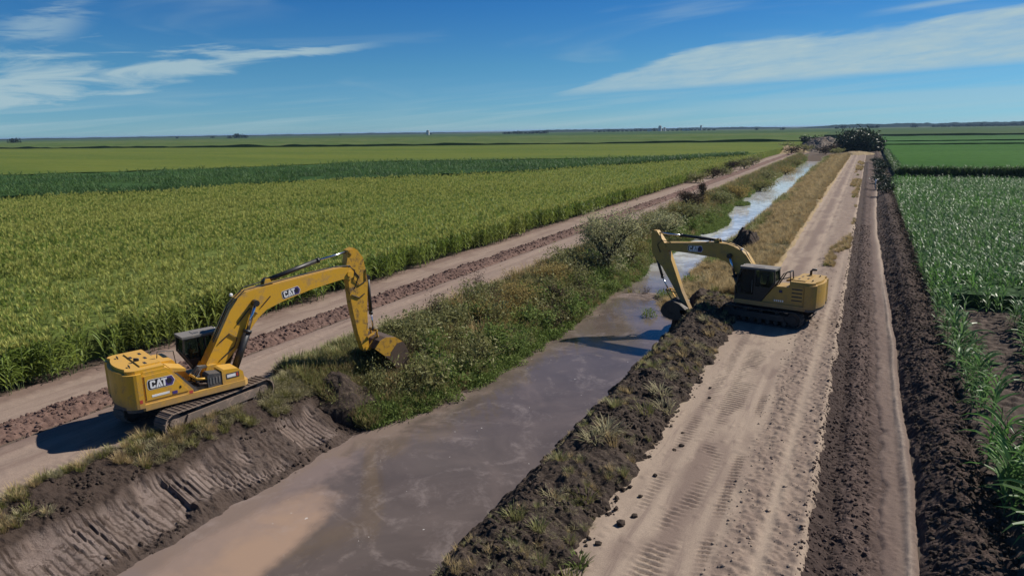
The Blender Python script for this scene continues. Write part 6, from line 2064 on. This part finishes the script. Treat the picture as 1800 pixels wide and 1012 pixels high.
# low wooded belts far off: rough ridges of foliage with real depth
def woods(px0, px1, dist, h, depth, seed, label):
    n = 160; rows_ = 7
    V = []
    for j in range(rows_):
        for i in range(n):
            px = px0 + (px1 - px0) * i / (n - 1)
            x, y = ang(px, 230, dist + depth * j / (rows_ - 1))
            e = min(1, 6 * min(i, n - 1 - i) / n + 0.02)
            top = 0 if j in (0, rows_ - 1) else h * e * (0.45 + 0.9 * float(fbm(i * 0.23, j * 1.7, seed, 3)))
            V.append((x, y, top if top else -0.5))
    i = np.arange(rows_ - 1)[:, None] * n + np.arange(n - 1)[None, :]
    Q = np.stack([i, i + 1, i + 1 + n, i + n], -1).reshape(-1, 4)
    o = link(bpy.data.objects.new('woodland', mesh_np('woodland', np.array(V), Q, MAT['far_tree'], False)))
    tag(o, label, 'woodland', None, 'stuff')


woods(-150, 900, 4200, 9, 200, 1, 'thin wooded line along the left horizon')
woods(860, 1420, 3800, 11, 200, 2, 'thin wooded line along the middle horizon')
woods(1380, 1990, 3600, 15, 250, 3, 'dark wooded belt along the right horizon')

# farm buildings, silos and an irrigation rig, small on the horizon
MAT['far_white'] = paint('whitewashed_metal', (0.5, 0.5, 0.49), (0.3, 0.26, 0.22), 0.4, 0.6, scale=0.3)
MAT['far_roof'] = paint('grey_tin_roof', (0.28, 0.27, 0.27), (0.22, 0.17, 0.14), 0.5, 0.6, scale=0.3)


def silo(px, dist, r, h, label):
    x, y = ang(px, 230, dist)
    root = empty('grain_silo', (x, y, 0)); tag(root, label, 'silo')
    b_ = BM(); b_.disc((0, 0, h / 2), r, h, 0, 'z', 20); b_.build('wall', MAT['far_white'], root)
    c_ = BM(); c_.tube([(0, 0, h), (0, 0, h + r * 0.6)], [r * 1.05, r * 0.12], 0, 20); c_.build('roof', MAT['far_roof'], root)


def barn(px, dist, wd, dp, h, label):
    x, y = ang(px, 230, dist)
    root = empty('barn', (x, y, 0), math.atan2(-x, y)); tag(root, label, 'barn')
    b_ = BM(); b_.prism([(-wd / 2, 0), (wd / 2, 0), (wd / 2, h * 0.65), (0, h * 0.97), (-wd / 2, h * 0.65)], -dp / 2, dp / 2, 'y', 0); b_.build('wall', MAT['far_white'], root)
    for s_ in (-1, 1):
        r_ = BM(); r_.prism([(s_ * wd * 0.54, h * 0.63), (0, h), (0, h * 1.04), (s_ * wd * 0.54, h * 0.67)], -dp * 0.53, dp * 0.53, 'y', 0); r_.build('roof', MAT['far_roof'], root)
    d_ = BM(); d_.box((0, -dp / 2 - 0.06, h * 0.25), (wd * 0.3, 0.12, h * 0.5), 0); d_.build('door', MAT['far_roof'], root)


silo(752, 2200, 5, 14, 'lone pale silo on the left horizon')
silo(1160, 2250, 5, 17, 'tallest pale silo beside the distant farm')
silo(1168, 2260, 4, 12, 'shorter silo beside the tallest distant one')
silo(1232, 2300, 3, 17, 'slim silo at the right end of the distant farm')
barn(1142, 2250, 14, 22, 9, 'small barn left of the distant silos')
barn(1206, 2280, 26, 30, 10, 'wide barn right of the distant silos')
x, y = ang(1370, 225, 1700)
pv = empty('irrigation_rig', (x, y, 0), math.atan2(-x, y)); tag(pv, 'long thin irrigation boom on wheeled legs far off on the horizon', 'irrigation rig')
pb = BM(); pb.tube([(-4, 0, 6.3), (24, 0, 7.0), (54, 0, 6.2)], 0.35, 0, 6); pb.tube([(-4, 0, 6.3), (-8, 0, 12.5)], 0.25, 0, 6); pb.build('span', MAT['far_roof'], pv)
for lx in (-4, 24, 54):
    lg = BM(); lg.tube([(lx - 2, 0, 0.4), (lx, 0, 6.4), (lx + 2, 0, 0.4)], 0.22, 0, 6); lg.build('leg', MAT['far_roof'], pv)

# ------------------------------------------------------------------ haze
HAZE = 0.00006
m = bpy.data.materials.new('haze_air'); m.use_nodes = True
nt = m.node_tree; nt.nodes.clear()
mo = nt.nodes.new('ShaderNodeOutputMaterial'); vp = nt.nodes.new('ShaderNodeVolumePrincipled')
vp.inputs['Color'].default_value = (0.40, 0.62, 0.90, 1); vp.inputs['Density'].default_value = HAZE; vp.inputs['Anisotropy'].default_value = 0.2
nt.links.new(vp.outputs[0], mo.inputs['Volume'])
hz = BM(); hz.box((0, 12500, 8.25), (45000, 31000, 23.5), 0)
tag(hz.build('haze', m), 'thin bluish haze over the far fields', 'haze', None, 'stuff')
